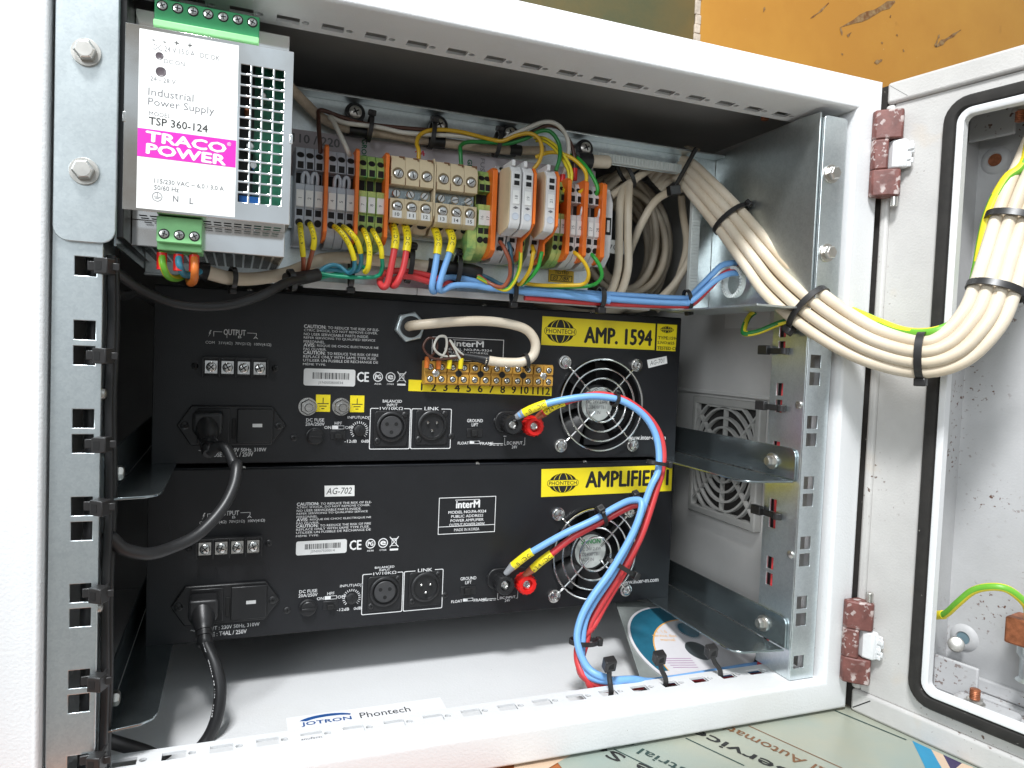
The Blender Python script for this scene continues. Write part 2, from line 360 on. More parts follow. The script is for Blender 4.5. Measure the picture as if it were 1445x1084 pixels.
for pts, wd in (([(615.3,419.0,571.1),(597.9,419.0,553.9),(579.7,419.0,539.9)], 3), ([(738.9,419.0,598.7),(688.0,419.0,568.7),(638.5,419.0,541.1),(643.7,419.0,527.6)], 9),
                ([(877.2,419.0,583.8),(844.9,419.0,562.1),(820.1,419.0,543.8)], 7), ([(832.3,419.0,568.3),(826.4,419.0,553.5),(824.7,419.0,546.3)], 5), ([(721.4,419.0,510.1),(710.6,419.0,504.9),(704.6,419.0,502.9)], 5),
                ([(660.0,419.0,538.8),(650.0,419.0,528.8)], 3), ([(732.5,419.0,577.5),(731.1,419.0,572.3)], 4), ([(747.2,419.0,552.2),(746.6,419.0,548.7)], 4), ([(760.3,419.0,532.8),(762.9,419.0,528.3)], 4), ([(717.1,419.0,534.9),(720.9,419.0,532.9)], 4), ([(505.1,419.0,543.0),(501.9,419.0,533.1)], 3), ([(643.3,419.0,505.0),(647.7,419.0,503.5)], 3)):
    scrape(pts, wd)

table = B().box(-420, 900, -70, 420, -240, -204).obj('table', M_table)
tag(table, 'orange brown wooden tabletop under the cabinet', None, kind='structure')

M_sheet = mat('pale_grey_green_print', (0.28, 0.335, 0.30), 0.35, col2=(0.36, 0.36, 0.28), vs=8, coat=0.2)
M_peach = mat('pale_peach_print', (0.62, 0.46, 0.33), 0.4, var=0.08, vs=20)
M_tealp = mat('teal_blue_print', (0.015, 0.24, 0.42), 0.4, var=0.1, vs=30)
M_purp = mat('dark_purple_print', (0.035, 0.02, 0.09), 0.4, var=0.1, vs=30)
M_brownp = mat('brown_print', (0.19, 0.085, 0.035), 0.5, var=0.1, vs=60)
M_lineink = mat('dark_green_line_print', (0.02, 0.05, 0.045), 0.5, var=0.1, vs=60)
sheet = thing('printed_sheet', 'large pale green printed sheet under the cabinet, its lettering upside down', 'printed sheet', (160, -60, -203.6))
sx = lambda p: (p[0]-160, p[1]+60)
B().box(-125, 400, -200, 200, -0.2, 0).obj('paper', M_sheet, sheet)
b = B(); b.prism([sx(p) for p in ((24.5,-14.2,-203.0),(49.6,-2.1,-203.0),(60,60),(35,60),(-30,-90),(10,-90))], 0.02, 0.1); b.obj('peach_border', M_peach, sheet)
def zquad(pts, name, m, w=0.15):
    b = B(); b.add([(*sx(p), w) for p in pts], [tuple(range(len(pts)))]); return b.obj(name, m, sheet)
def zline(p, q, t, name='printed_line', m=None):
    p, q = Vector(sx(p)), Vector(sx(q)); d = (q-p).normalized(); n = Vector((-d.y, d.x)) * t
    b = B(); b.add([(*(p+n), .2), (*(p-n), .2), (*(q-n), .2), (*(q+n), .2)], [(0, 1, 2, 3)]); return b.obj(name, m or M_lineink, sheet)
zline((264.1,-5.8,-203.0), (280.7,-53.8,-203.0), 0.8); zline((185.1,-5.8,-203.0), (208.7,-68.6,-203.0), 0.5, m=M_brownp)
zline((131.5,-7.3,-203.0), (148.6,-47.1,-203.0), 0.6); zline((77.0,-5.5,-203.0), (90.4,-32.8,-203.0), 0.5)
zquad([(283.8,-55.9,-203.0), (286.6,-68.4,-203.0), (270.4,-90.7,-203.0), (259.7,-87.5,-203.0)], 'teal_stripe', M_tealp)
zquad([(286.6,-68.4,-203.0), (288.7,-75.5,-203.0), (275.8,-92.3,-203.0), (270.4,-90.7,-203.0)], 'peach_stripe', M_peach)
zquad([(288.7,-75.5,-203.0), (291.5,-87.1,-203.0), (275.8,-92.3,-203.0)], 'purple_triangle', M_purp)
zquad([(291.5,-87.1,-203.0), (294.4,-93.0,-203.0), (276.8,-98.4,-203.0), (275.8,-92.3,-203.0)], 'peach_stripe', M_peach)
def ztext(body, p, q, h, m, bold=0.0):
    """upside-down line of print whose reading direction runs from q to p"""
    p, q = Vector(sx(p)), Vector(sx(q)); c = (p+q)/2; L = (p-q).length; a = math.atan2((p-q).y, (p-q).x)
    return text('printed_text', body, (c.x-L/2, c.y-h/2, c.x+L/2, c.y+h/2), m, sheet, 0.25, bold, a)
ztext('Spare Services', (139,9,-203), (197,-120,-203), 13.5, M_blackink, 0.02)
ztext('Industrial Automation', (161,12,-203), (212,-112,-203), 9.2, M_brownp, 0.008)
ztext('Spare Se', (66,4,-203), (112,-80,-203), 13, M_blackink, 0.02)
ztext('Industrial A', (84,4,-203), (122,-70,-203), 8, M_lineink, 0.008)

# ================================================================ cabinet (the swing section of the enclosure)
cab = thing('cabinet', 'white steel cabinet standing open with equipment inside', 'cabinet', (0, 0, -204))
cz = lambda p: (p[0], p[1], p[2]+204)
OX, OT, OB = 273.5, 262.0, -202.0
def ring(b, prof):
    """sweep a (inset, depth) profile round the four sides, mitred at the corners"""
    n = len(prof); vs = []
    for sx_, sz_ in ((-1, -1), (1, -1), (1, 1), (-1, 1)):
        for d, y in prof: vs.append((sx_*(OX-(d if sx_ > 0 else d*1.09)), y, ((OT-d) if sz_ > 0 else (OB+d)) + 204))
    fs = []
    for k in range(4):
        for i in range(n-1):
            a, c = k*n+i, ((k+1) % 4)*n+i; fs.append((a, c, c+1, a+1))
    return b.add(vs, fs)
arc = [(3 - 3*cos(t), -5 - 3*sin(t)) for t in (0, pi/8, pi/4, 3*pi/8, pi/2)]
arc2 = [(20 + 3*sin(t), -5 - 3*cos(t)) for t in (0, pi/8, pi/4, 3*pi/8, pi/2)]
fr = B(); ring(fr, [(0, 60)] + arc + arc2 + [(23, 14)]); fr.obj('front_frame', M_white, cab)
def tile_hole(b, u0, u1, v0, v1, cx, cy, r, w0, w1, g, n=16):
    """rectangular tile with a round hole through it"""
    ci = []; sq = []
    for i in range(n):
        a = 2*pi*i/n; c, s = cos(a), sin(a); ci.append((cx + r*c, cy + r*s))
        ts = [((u1-cx)/c if c > 1e-9 else (u0-cx)/c if c < -1e-9 else 1e9), ((v1-cy)/s if s > 1e-9 else (v0-cy)/s if s < -1e-9 else 1e9)]
        t = min(ts); sq.append((cx + c*t, cy + s*t))
    cs = [(u1, v1), (u0, v1), (u0, v0), (u1, v0)]
    vs = [g(*p, w1) for p in ci] + [g(*p, w1) for p in sq] + [g(*p, w0) for p in ci] + [g(*p, w1) for p in cs] + [g(*p, w0) for p in sq] + [g(*p, w0) for p in cs]
    fs = []
    for i in range(n):
        j = (i+1) % n; fs.append((i, n+i, n+j, j)); fs.append((i, j, 2*n+j, 2*n+i)); fs.append((2*n+i, 2*n+j, 3*n+4+j, 3*n+4+i))
    for k, c in enumerate(cs):
        a = math.atan2(c[1]-cy, c[0]-cx) % (2*pi); i = int(a / (2*pi) * n) % n
        p = sq[i]; q = sq[(i+1) % n]
        if (abs(p[0]-c[0]) > 1e-6 or abs(p[1]-c[1]) > 1e-6) and (abs(q[0]-c[0]) > 1e-6 or abs(q[1]-c[1]) > 1e-6):
            fs.append((n+i, 3*n+k, n+(i+1) % n)); fs.append((3*n+4+i, 3*n+4+(i+1) % n, 4*n+4+k))
    return b.add(vs, fs)
def slot_lip(name, z0, z1, ya, yb, yc, x_off, up):
    b = B(); g = (lambda u, v, w: (u, v, w+204))
    xs = -250.5
    k0 = math.ceil((xs + 12.5 - x_off) / 25)
    x = x_off + 25*k0 - 12.5
    b.box(xs, x, ya, yb, z0+204, z1+204)
    while x + 25 <= 250.5:
        # slot centred at x+12.5, round hole at its right
        us = [x, x+6.2, x+18.8]; vs = [ya, yc-4.0, yc+4.0, yb]
        b.plate(us, vs, lambda i, j: i == 1 and j == 1, z0, z1, g)
        b.box(x+18.8, x+25, ya, yc-3.1, z0+204, z1+204); b.box(x+18.8, x+25, yc+3.1, yb, z0+204, z1+204)
        tile_hole(b, x+18.8, x+25, yc-3.1, yc+3.1, x+21.9, yc, 2.1, z0, z1, g)
        x += 25
    b.box(x, 250.5, ya, yb, z0+204, z1+204)
    return b.obj(name, M_white, cab)
slot_lip('top_lip', 239.0, 240.6, 14.0, 37.0, 26.8, 12.0, True)
slot_lip('bottom_lip', -180.6, -179.0, 14.0, 31.0, 21.2, 11.0, False)
sid = lambda x0, x1: B().box(x0, x1, 60, 430, -202+204, 262+204)
sid(-273.5, -272).obj('side_wall', M_inner, cab); sid(272, 273.5).obj('side_wall', M_inner, cab)
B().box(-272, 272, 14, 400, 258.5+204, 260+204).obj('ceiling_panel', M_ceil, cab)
B().box(-272, 272, -4, 400, -201.5+204, -200+204).obj('floor_panel', M_white, cab)
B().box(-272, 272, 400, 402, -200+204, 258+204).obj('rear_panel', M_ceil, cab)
for s_ in (-1, 1): B().box(min(s_*250.5, s_*252), max(s_*250.5, s_*252), 14, 20, -179+204, 239+204).obj('side_return', M_white, cab)
for s_ in (-1, 1): B().box(min(s_*272, s_*273.4), max(s_*272, s_*273.4), -4, 60, -199+204, 259+204).obj('side_skin', M_inner, cab)
# reinforcing fold on the right inner wall and the pale sticker above it
B().box(268.5, 272, 70, 240, 23+204, 26+204).obj('wall_fold', M_inner, cab)
B().box(271.4, 271.9, 98, 160, 86+204, 100+204).obj('paper_strip', M_paper, cab)
def hexbolt(b, c, d, r=6.0, h=5.0, washer=8.0, rot=0.0):
    c = Vector(c); d = Vector(d).normalized(); a = d.orthogonal().normalized(); a = Matrix.Rotation(rot, 3, d) @ a
    b.lathe(c, d, [(washer, 0), (washer, 1.2), (washer*0.98, 1.4)], 24)
    b.lathe(c + d*1.4, d, [(r*0.95, 0), (r, 0.5), (r, h-1.0), (r*0.82, h)], 6, a0=a)
    b.lathe(c + d*(1.4+h), d, [(r*0.72, 0), (r*0.70, 0.25)], 20)
b = B(); b.cyl((226, 62, 252+204), (226, 62, 258.4+204), 4.5, n=14); b.cyl((226, 62, 247+204), (226, 62, 252+204), 3, n=14); b.obj('rusty_stud', M_rust, cab)

# floor sticker with the maker's lettering
st = thing('floor_sticker', 'white paper sticker with blue logo lying behind the slotted bottom lip', 'sticker', (-124, 45, -199.9), (0, 0, 0))
B().box(0, 108, 0, 43, 0, 0.15).obj('paper', mat('bright_white_paper', (0.86, 0.86, 0.88), 0.4, var=0.02, vs=60), st)
M_bluep = mat('blue_logo_print', (0.02, 0.09, 0.30), 0.4, var=0.1, vs=100)
text('logo_word', 'JOTRON', (9, 27.5, 42, 33.5), M_bluep, st, 0.3, 0.02)
b = B(); n = 18
b.add([(26 + 19*cos(pi*i/n), 33.0 + 8*sin(pi*i/n), 0.3) for i in range(3, n-1)] + [(28 + 16*cos(pi*i/n), 33.0 + 4.5*sin(pi*i/n), 0.3) for i in range(3, n-1)], [(i, i+1, 14+i+1, 14+i) for i in range(13)]); b.obj('logo_arc', M_bluep, st)
text('maker_word', 'Phontech', (48, 28.5, 83, 36), M_blackink, st, 0.3, 0.004)
text('small_print', 'manufacturer', (4, 10.5, 27, 13.0), M_blackink, st, 0.3)

# ---------------------------------------------------------------- right wall vent grille
vent = thing('vent_grille', 'square grey plastic fan grille on the right inner wall behind the shelves', 'vent grille', (272, 145, -37), (pi/2, 0, -pi/2))
# local x runs towards the front (-Y), local y up, local z into the cabinet (-X)
b = B(); b.xf = None
us = [-50, -44, 44, 50]; vs_ = [-57, -50, 50, 57]
b.plate(us, vs_, lambda i, j: i == 1 and j == 1, 0, 8, lambda u, v, w: (u, v, w)); b.obj('surround', M_fan, vent, 1.2)
B().box(-44, 44, -50, 50, 0.5, 1.5).obj('filter_mat', M_filter, vent)
for k, r in enumerate((12, 20, 28, 36, 44, 52)):
    b = B(); pts = [(min(44, max(-44, r*cos(2*pi*i/48))), min(50, max(-50, r*1.12*sin(2*pi*i/48))), 5.5) for i in range(48)]
    n = 48; vs2 = [(x*s2, y*s2, zz) for s2, zz in ((1.0, 3.5), (1.0, 7.5), (1 - 1.8/r, 7.5), (1 - 1.8/r, 3.5)) for x, y, _ in pts]
    b.add(vs2, [(q*n+i, q*n+(i+1) % n, ((q+1) % 4)*n+(i+1) % n, ((q+1) % 4)*n+i) for q in range(4) for i in range(n)])
    b.obj('grille_ring', M_fan, vent)
for a in range(8):
    b = B(); c, s_ = cos(a*pi/4), sin(a*pi/4); L = min(44/max(abs(c), 1e-6), 50/max(abs(s_), 1e-6))
    b.obox((c*(L+8)/2, s_*(L+8)/2, 5), (c*(L-8)/2, s_*(L-8)/2, 0), (-s_*0.9, c*0.9, 0), (0, 0, 2.2)); b.obj('grille_spoke', M_fan, vent)
B().cyl((0, 0, 3), (0, 0, 7.5), 8, n=24).obj('grille_hub', M_fan, vent)

# ---------------------------------------------------------------- rack rails
HZ = [57.15 - 44.45*k for k in range(6)] + [44.45 - 44.45*k for k in range(5)] + [88.9]
def rack_rail(sgn, label):
    t = thing('rack_rail', label, 'rack rail', (sgn*225, 0, -178.4), group='rack rails of the cabinet')
    zs = sorted(HZ); vs = [0]
    for z in zs: vs += [z - 4.75 + 178.4, z + 4.75 + 178.4]
    vs.append(410); vs = sorted(vs)
    b = B(); b.plate([0, 2.8, 12.3, 22], vs, lambda i, j: i == 1 and j % 2 == 1, 0, -1.5, lambda u, v, w: (sgn*u, -w, v)); b.obj('front_flange', M_galv, t, 0.35)
    zs2 = sorted([79.5 - 44.45*k for k in range(6)] + [66.8 - 44.45*k for k in range(6)]); vs = [0]
    for z in zs2: vs += [z - 4.75 + 178.4, z + 4.75 + 178.4]
    vs = sorted(v for v in vs if 0 <= v < 400) + [410]
    b = B(); b.plate([1.52, 24, 31, 38], vs, lambda i, j: i == 1 and j % 2 == 1, 0, 1.5, lambda u, v, w: (sgn*w, u, v)); b.obj('side_flange', M_galv, t, 0.3)
    for z in (25 , -86):
        b = B(); b.lathe((0, 6, z+178.4), (-sgn, 0, 0), [(3, 0), (2.8, 1.2), (1.5, 1.9), (0, 2)], 14); b.obj('rivet', M_bolt, t)
    return t
rack_rail(-1, 'left galvanised rack rail with cable tie heads in its square holes')
rack_rail(1, 'right galvanised rack rail beside the cabinet hinges')

# ---------------------------------------------------------------- equipment shelves (L brackets)
def shelf(sgn, z, inner, label, yf):
    t = thing('shelf_bracket', label, 'shelf bracket', (sgn*223.2, 0, z-1.6), group='steel angle shelves under the amplifiers')
    q = lambda u: sgn*u
    prof = [(yf, 2), (yf, 19)] + [(yf + 6 - 6*cos(a), 19 + 6*sin(a)) for a in (pi/6, pi/3, pi/2)] + [(330, 25), (330, 2)]
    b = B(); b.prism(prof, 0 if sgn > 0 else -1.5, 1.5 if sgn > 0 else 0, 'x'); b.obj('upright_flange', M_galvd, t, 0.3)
    w = inner
    poly = [(q(-0.2), yf), (q(-w+8), yf+4), (q(-w+2), yf+9), (q(-w), yf+16), (q(-w), 330), (q(-0.2), 330)]
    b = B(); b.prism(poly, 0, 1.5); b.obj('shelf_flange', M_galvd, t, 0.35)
    b = B(); hexbolt(b, (q(-0.1), 28.8, 12.5), (-sgn, 0, 0), 4.2, 4, 6.2, 0.3); b.obj('hex_bolt', M_bolt, t)
    return t
shelf(1, -30.8, 41, 'right steel angle shelf under the upper amplifier', 5)
shelf(1, -156.6, 41, 'right steel angle shelf under the lower amplifier above the disc', 5)
shelf(-1, -30.8, 25, 'left steel angle shelf under the upper amplifier', 14)
shelf(-1, -156.6, 25, 'left steel angle shelf under the lower amplifier', 14)

# ---------------------------------------------------------------- mounting plate with its side wings
mp = thing('mounting_plate', 'galvanised mounting plate with side wings carrying the power supply and terminals', 'mounting plate', (0, 121, 96))
X = lambda p: (p[0], p[1]-121, p[2]-96)
b = B(); b.plate([-219, 106, 207, 224], [0, 8, 116, 134], lambda i, j: i == 1 and j == 1, 0, 1.5, lambda u, v, w: (u, w, v)); b.obj('back_plate', M_galv, mp, 0.3)
B().box(-219, 224, -13, -0.05, 132.5, 134).obj('top_flange', M_galv, mp, 0.4)
B().box(-219, 224, -6, -0.05, 0, 1.5).obj('bottom_flange', M_galv, mp, 0.4)
b = B(); b.prism([(-121, 0), (-121, 139), (-100, 140), (-0.1, 136), (-0.1, 0)], 224.2, 225.6, 'x'); b.obj('side_wing', M_wing, mp, 0.3)
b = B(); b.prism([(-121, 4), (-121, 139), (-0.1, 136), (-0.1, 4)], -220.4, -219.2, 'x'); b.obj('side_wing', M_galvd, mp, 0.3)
b = B(); b.prism(round_rect(225.6, 0, 246.5, 136.5, 3), -124, -121.8, 'y'); b.obj('mounting_flange', M_galv, mp, 0.4)
b = B(); b.prism(round_rect(-246.5, 4.5, -219.3, 140, 7), -124, -121.8, 'y'); b.obj('mounting_flange', M_galv, mp, 0.4)
b = B(); b.prism([(-118, 0.1), (-40, 0.1), (-0.1, 0.1), (-0.1, -1.4), (-40, -1.4), (-118, -1.4)], 180, 224, 'x'); b.obj('lower_fold', M_wing, mp, 0.3)
for p, s_ in (((-233.1,-3.0,192.2), 1), ((-233.2,-3.0,134.9), 1), ((233.4,-3.0,191.4), 0), ((233.6,-3.0,135.4), 0)):
    b = B(); hexbolt(b, X((p[0], -3, p[2])), (0, -1, 0), 5.0, 4.6, 6.6, 0.4); b.obj('hex_bolt', M_bolt, mp)
# nylon edge protection round the cable opening
def edging(name, pts_, axis):
    b = B()
    for (x0, x1, z0, z1, n) in pts_:
        horiz = abs(x1-x0) > abs(z1-z0)
        if horiz:
            b.box(x0, x1, -4.2, -0.1, z0-96, z1-96)
            for i in range(n): a = x0 + (x1-x0)*(i+0.1)/n; b.box(a, a+(x1-x0)/n*0.55, -5.0, -4.2, z0-96+0.6, z1-96-0.6)
        else:
            b.box(x0, x1, -4.2, -0.1, z0-96, z1-96)
            for i in range(n): a = z0 + (z1-z0)*(i+0.1)/n; b.box(x0+0.6, x1-0.6, -5.0, -4.2, a-96, a-96+(z1-z0)/n*0.55)
    return b.obj(name, M_nylon, mp, 0.25)
edging('nylon_edging', [(86, 209, 212.5, 219.5, 46)], 'x'); edging('nylon_edging', [(200, 208.5, 106, 212, 40)], 'z')
b = B(); b.lathe((221, -40, 24), (-1, 0, 0), [(10.5, 0), (13, 0), (13, 4), (10.5, 4)], 30, close=True)
for i in range(30):
    a = 2*pi*i/30; b.obox((216.6, -40 + 11.8*cos(a), 24 + 11.8*sin(a)), (0.5, 0, 0), (0, 1.2*cos(a), 1.2*sin(a)), (0, -0.7*sin(a), 0.7*cos(a)))
b.obj('nylon_grommet', M_nylon, mp)
# white edge strips under the wiring
M_strip = mat('white_plastic_strip', (0.74, 0.74, 0.74), 0.4, var=0.05, vs=60)
B().box(-119, -38.3, -9, -6.1, -1.5, 3.5).obj('edge_strip', M_strip, mp, 0.4); B().box(-37.7, 160, -9, -6.1, -1.5, 3.5).obj('edge_strip', M_strip, mp, 0.4)
# paper legend behind the terminals
M_lilac = mat('lilac_grey_paper', (0.47, 0.43, 0.46), 0.6, var=0.05, vs=40)
pl = B().box(-140, 108, -0.7, -0.1, 60, 108.6).obj('paper_legend', M_lilac, mp)
wp = lambda u, v, w: (u, -w, v)
text('legend_text', '110 / 220', (-128, 99.6, -96, 105.6), M_greyink, mp, 0.9, 0.02, fn=wp)
M_lgreen = mat('green_print', (0.01, 0.13, 0.06), 0.5, var=0.1, vs=90); M_redp = mat('red_pen', (0.55, 0.01, 0.04), 0.5, var=0.1, vs=90)
for x, y in ((-78.6, 97), (1.2, 93)): text('legend_text', 'GROUND', (x-11, y-1.8, x+11, y+1.8), M_lgreen, mp, 0.9, 0.03, -pi/2, fn=wp)
text('legend_text', 'FUSE', (5, 98, 18, 101.5), M_greyink, mp, 0.9, 0.0, -pi/2, fn=wp); text('pen_mark', '24', (-41, 101.5, -34, 105.5), M_redp, mp, 0.9, 0.02, 0.2, fn=wp)
b = B(); b.box(112, 143, -0.8, -0.1, 44, 55); b.obj('paper_tag', M_paper, mp); text('pen_mark', '# 700', (114, 46, 136, 51), M_greyink, mp, 0.95, 0.0, 0.08, fn=wp)
yt = B().box(70.5, 92.5, -0.9, -0.1, 16.5, 27).obj('tested_sticker', mat('amber_label', (0.80, 0.52, 0.04), 0.45, var=0.06, vs=90), mp)
text('sticker_text', 'TESTED', (75.5, 23.6, 87.5, 26.1), M_blackink, mp, 1.1, 0.01, fn=wp)
b = B(); frame_line(b, 72, 17.6, 91, 22.6, 0.5, 0.2); b.v = [wp(v[0], v[1], v[2]+0.95) for v in b.v]; b.obj('sticker_box', M_blackink, mp); text('pen_mark', '03 7/BK', (74, 18.5, 89, 21.6), M_blackink, mp, 1.15, 0.01, 0.0, fn=wp, shear=0.3)
rail = thing('din_rail', 'grey steel mounting rail behind the row of terminal blocks', 'mounting rail', (-140, 121, 138))
B().plate([0, 250], [-3, 5, 25, 33], lambda i, j: False, 5, 6, lambda u, v, w: (u, -w-1, v)).obj('rail_face', M_galv, rail, 0.3)
B().box(0, 250, -6, -0.8, 4, 26).obj('rail_web', M_galv, rail, 0.3)

# ================================================================ the wall box hinged to the right
DT = radians(13.0)
door = thing('wall_box', 'soiled grey white wall box hinged open at the right with black gasket', 'enclosure', (276, -8, 0))
door.rotation_euler = Matrix(((sin(DT), 0, -cos(DT)), (-cos(DT), 0, -sin(DT)), (0, 1, 0))).to_euler()
b = B(); U1, V0, V1 = 520, -203.5, 261.0
def dring(b, u0, u1, v0, v1, d, w0, w1):
    """rectangular ring of width d between heights w0 and w1"""
    b.plate([u0, u0+d, u1-d, u1], [v0, v0+d, v1-d, v1], lambda i, j: i == 1 and j == 1, w0, w1)
def poly_ring(b, outer, inner, prof):
    pass
b = B(); b.box(0.3, U1, 245.5, V1, -120, 0); b.obj('top_rim', M_door, door, 2.2, 3)
b = B(); b.box(0.3, U1, V0, -186.6, -120, 0); b.obj('bottom_rim', M_door, door, 2.2, 3)
b = B(); b.box(-0.5, 6, -186.2, 245.1, -30, -0.5); b.obj('side_rim', M_door, door, 2.2, 3)
B().obox((-4.0, 29, -22), (4.0, 0, 0), (0, 231, 0), (0, 0, 19)).obj('hinge_side_seal', M_rubber, door)
b = B(); b.box(U1-22, U1, -186.2, 245.1, -120, -0.4); b.obj('side_rim', M_door, door, 2.0, 3)
b = B(); b.plate([6.1, 51, U1-52, U1-22.1], [-186.2, -169, 229, 245.1], lambda i, j: i == 1 and j == 1, -4.6, -3.0); b.obj('frame_face', M_door, door)
for v, sgn in ((257.5, -1), (-199.5, 1)):
    b = B(); b.obox((9, v + sgn*4.2, 0.05), (6.5, sgn*5.2, 0), (-0.25, 0.3, 0), (0, 0, 0.06)); b.obj('mitre_seam', M_hole, door)
def rr_sweep(u0, v0, u1, v1, r, prof, n=6):
    """sweep (outset, height) profile round a rounded rectangle"""
    b = B(); path = []
    for cx, cy, a in ((u1-r, v1-r, 0), (u0+r, v1-r, pi/2), (u0+r, v0+r, pi), (u1-r, v0+r, 3*pi/2)):
        for i in range(n+1): t = a + pi/2*i/n; path.append((cx, cy, cos(t), sin(t)))
    k = len(prof); vs = [(cx + c*(r+o), cy + s_*(r+o), w) for cx, cy, c, s_ in path for o, w in prof]; m = len(path)
    b.add(vs, [(i*k+j, i*k+(j+1) % k, ((i+1) % m)*k+(j+1) % k, ((i+1) % m)*k+j) for i in range(m) for j in range(k)]); return b
rr_sweep(50.6, -169.2, U1-52, 228.6, 7, [(0, -2.9), (0.2, 1.2), (1.3, 2.6), (4.4, 3.2), (7.4, 2.6), (8.8, 0.9), (9.2, -2.9)]).obj('gasket', M_rubber, door)
rr_sweep(55.6, -164.2, U1-57, 224, 5, [(0, -4), (0, 2.0), (0.8, 2.6), (4.0, 2.6), (4.6, 2.0), (4.6, -4)]).obj('inner_lip', M_white, door)
b = B(); b.box(38, U1-40, -180, 240, -62, -60); b.obj('back_panel', M_dpit, door)
b = B(); b.box(36, 38, -182, 242, -62, -4.7); b.box(U1-40, U1-38, -182, 242, -62, -4.7); b.box(38, U1-40, 240, 242, -60, -4.7); b.box(38, U1-40, -182, -180, -60, -4.7); b.obj('inner_walls', M_dpit, door)
for p in ((49.7,206.6,-58.0), (49.7,-142.0,-58.0)):
    b = B(); b.lathe((p[0], p[1], -60), (0, 0, 1), [(10, 0), (9.0, 1.2), (6.5, 2.4), (5.0, 2.6), (4.6, 1.5)], 28); b.obj('screw_boss', M_dpit, door)
    B().cyl((p[0], p[1], -59), (p[0], p[1], -58.2), 4.4, n=20).obj('boss_plug', M_rust if p[1] > 0 else mat('blue_grey_plug', (0.16, 0.24, 0.28), 0.5, var=0.1, vs=200), door)
# angle brackets inside the box with their rusty studs
for v0, v1, sg in ((-180, -158, 1), (218, 240, -1)):
    b = B(); b.box(38.1, 68, v0, v1 + (3 if sg > 0 else 0), -45, -42); b.obj('gusset', M_dpit, door, 1.2, 3)
b = B(); b.box(58, 98, -180, -173, -40, -14); b.obj('bottom_bracket', M_dpit, door, 3, 3)
b = B(); b.box(60, 480, -180, -176, -58, -50); b.box(60, 480, -176, -166, -59.8, -56); b.obj('bottom_channel', M_dpit, door, 1.5)
def stud(p, up, label=None):
    b = B(); u, v, w = p; b.lathe((u, v, w), (0, up, 0), [(6.5, 0), (6.5, 1.2), (5, 1.6), (5, 3.6), (3.4, 4.0)], 18); b.obj('washer_nut', M_bolt, door)
    b = B(); b.lathe((u, v + up*4, w), (0, up, 0), [(3.4, 0)] + [(3.4 - 0.35*(i % 2), 0.6*i) for i in range(1, 11)] + [(2.8, 6.4)], 14); b.obj('threaded_stud', M_rust, door)
stud((74, -173, -25), 1); stud((112, -180, -28), 1); stud((76, 232, -30), -1)
b = B(); b.obox((100, -118, -42), (14, 0, 0), (0, 9, 0), (0, 0, 10)); b.obj('clamp_block', M_rust, door, 1.5)
b = B(); b.lathe((100, -127, -42), (0, -1, 0), [(9, 0), (9, 6), (7, 9), (7, 22), (9, 24)], 20); b.obj('clamp_base', M_galv, door)
b = B(); b.lathe((48, -146, -52), (0.4, 0.2, 0.8), [(5, 0), (5.6, 0.8), (5, 1.6), (2.5, 2.2)], 16); b.obj('corner_screw', M_bolt, door)

# hinges
def hinge(v0, v1, up, label):
    t = thing('hinge', label, 'hinge', (272, -12, v0), group='hinges between cabinet and wall box')
    poly = [(-9, 3.2), (-10.5, -1.5), (-4.5, -8.5), (2.4, -13.8), (6.9, -10.5), (6.9, -7.2), (4.9, 3.2)]
    h = v1 - v0; a, c = h*0.31, h*0.66
    b = B(); b.prism(poly, 0, a); b.prism(poly, c, h); cut = [p for p in poly[:3]] + [(-1.0, -6), (1.2, 3.2)]; b.prism(cut, a-0.01, c+0.01); b.obj('hinge_leaf', M_hinge, t, 1.1, 2)
    kb = [(1.8, 0.8), (-0.4, -8.6), (2.6, -14.8), (6.6, -15.4), (8.9, -13.6), (7.6, 0.5)]
    b = B(); b.prism(kb, a+0.6, c-0.6); b.obj('knuckle', M_white, t, 1.4, 3)
    b = B()
    for k in range(7): b.obox((7.6 + 0.6*sin(k*2.1), -14.5 - k*0.3, a+3+k*(c-a-5)/7), (0.9, 0, 0), (0, 2.8 + sin(k*1.7), 0), (0, 0, 2.0))
    b.obj('weld_bead', M_white, t, 0.7)
    e = -1 if up else 1; zz = 0 if up else h
    b = B(); b.cyl((3.5, -8.5, zz), (3.5, -8.5, zz + e*7), 2.6, n=14); b.obj('hinge_pin', M_bolt, t, 0.3)
    return t
hinge(177, 238, True, 'upper worn maroon hinge between cabinet and wall box')
hinge(-177.5, -117, False, 'lower worn maroon hinge between cabinet and wall box')

# ================================================================ amplifiers
AW, AH = 417.0, 121.0
FANC = (340.2, 44.8)
def screw_head(name, parent, u, v, r, m=None, w=0.0, h=1.2, ph=True, mi=None):
    b = B(); b.lathe((u, v, w), (0, 0, 1), [(r, 0), (r, h*0.5), (r*0.75, h*0.9), (r*0.3, h)], 16)
    if ph:
        b.m = 1; a = random.uniform(0, pi/2)
        for k in (0, 1):
            c, s_ = cos(a + k*pi/2), sin(a + k*pi/2); b.obox((u, v, w+h), (c*r*0.6, s_*r*0.6, 0), (-s_*r*0.13, c*r*0.13, 0), (0, 0, 0.05))
    return b.obj(name, [m or M_blackpl, M_hole], parent)
M_seam = mat('amp_edge_paint', (0.02, 0.022, 0.026), 0.3, var=0.2, vs=60)
M_labelgrey = mat('silver_grey_label', (0.70, 0.70, 0.69), 0.4, var=0.04, vs=90)
M_hub = mat('fan_hub_label', (0.50, 0.52, 0.50), 0.35, col2=(0.36, 0.40, 0.38), vs=90)
M_fgreen = mat('green_label_print', (0.01, 0.25, 0.06), 0.5, var=0.1, vs=90)

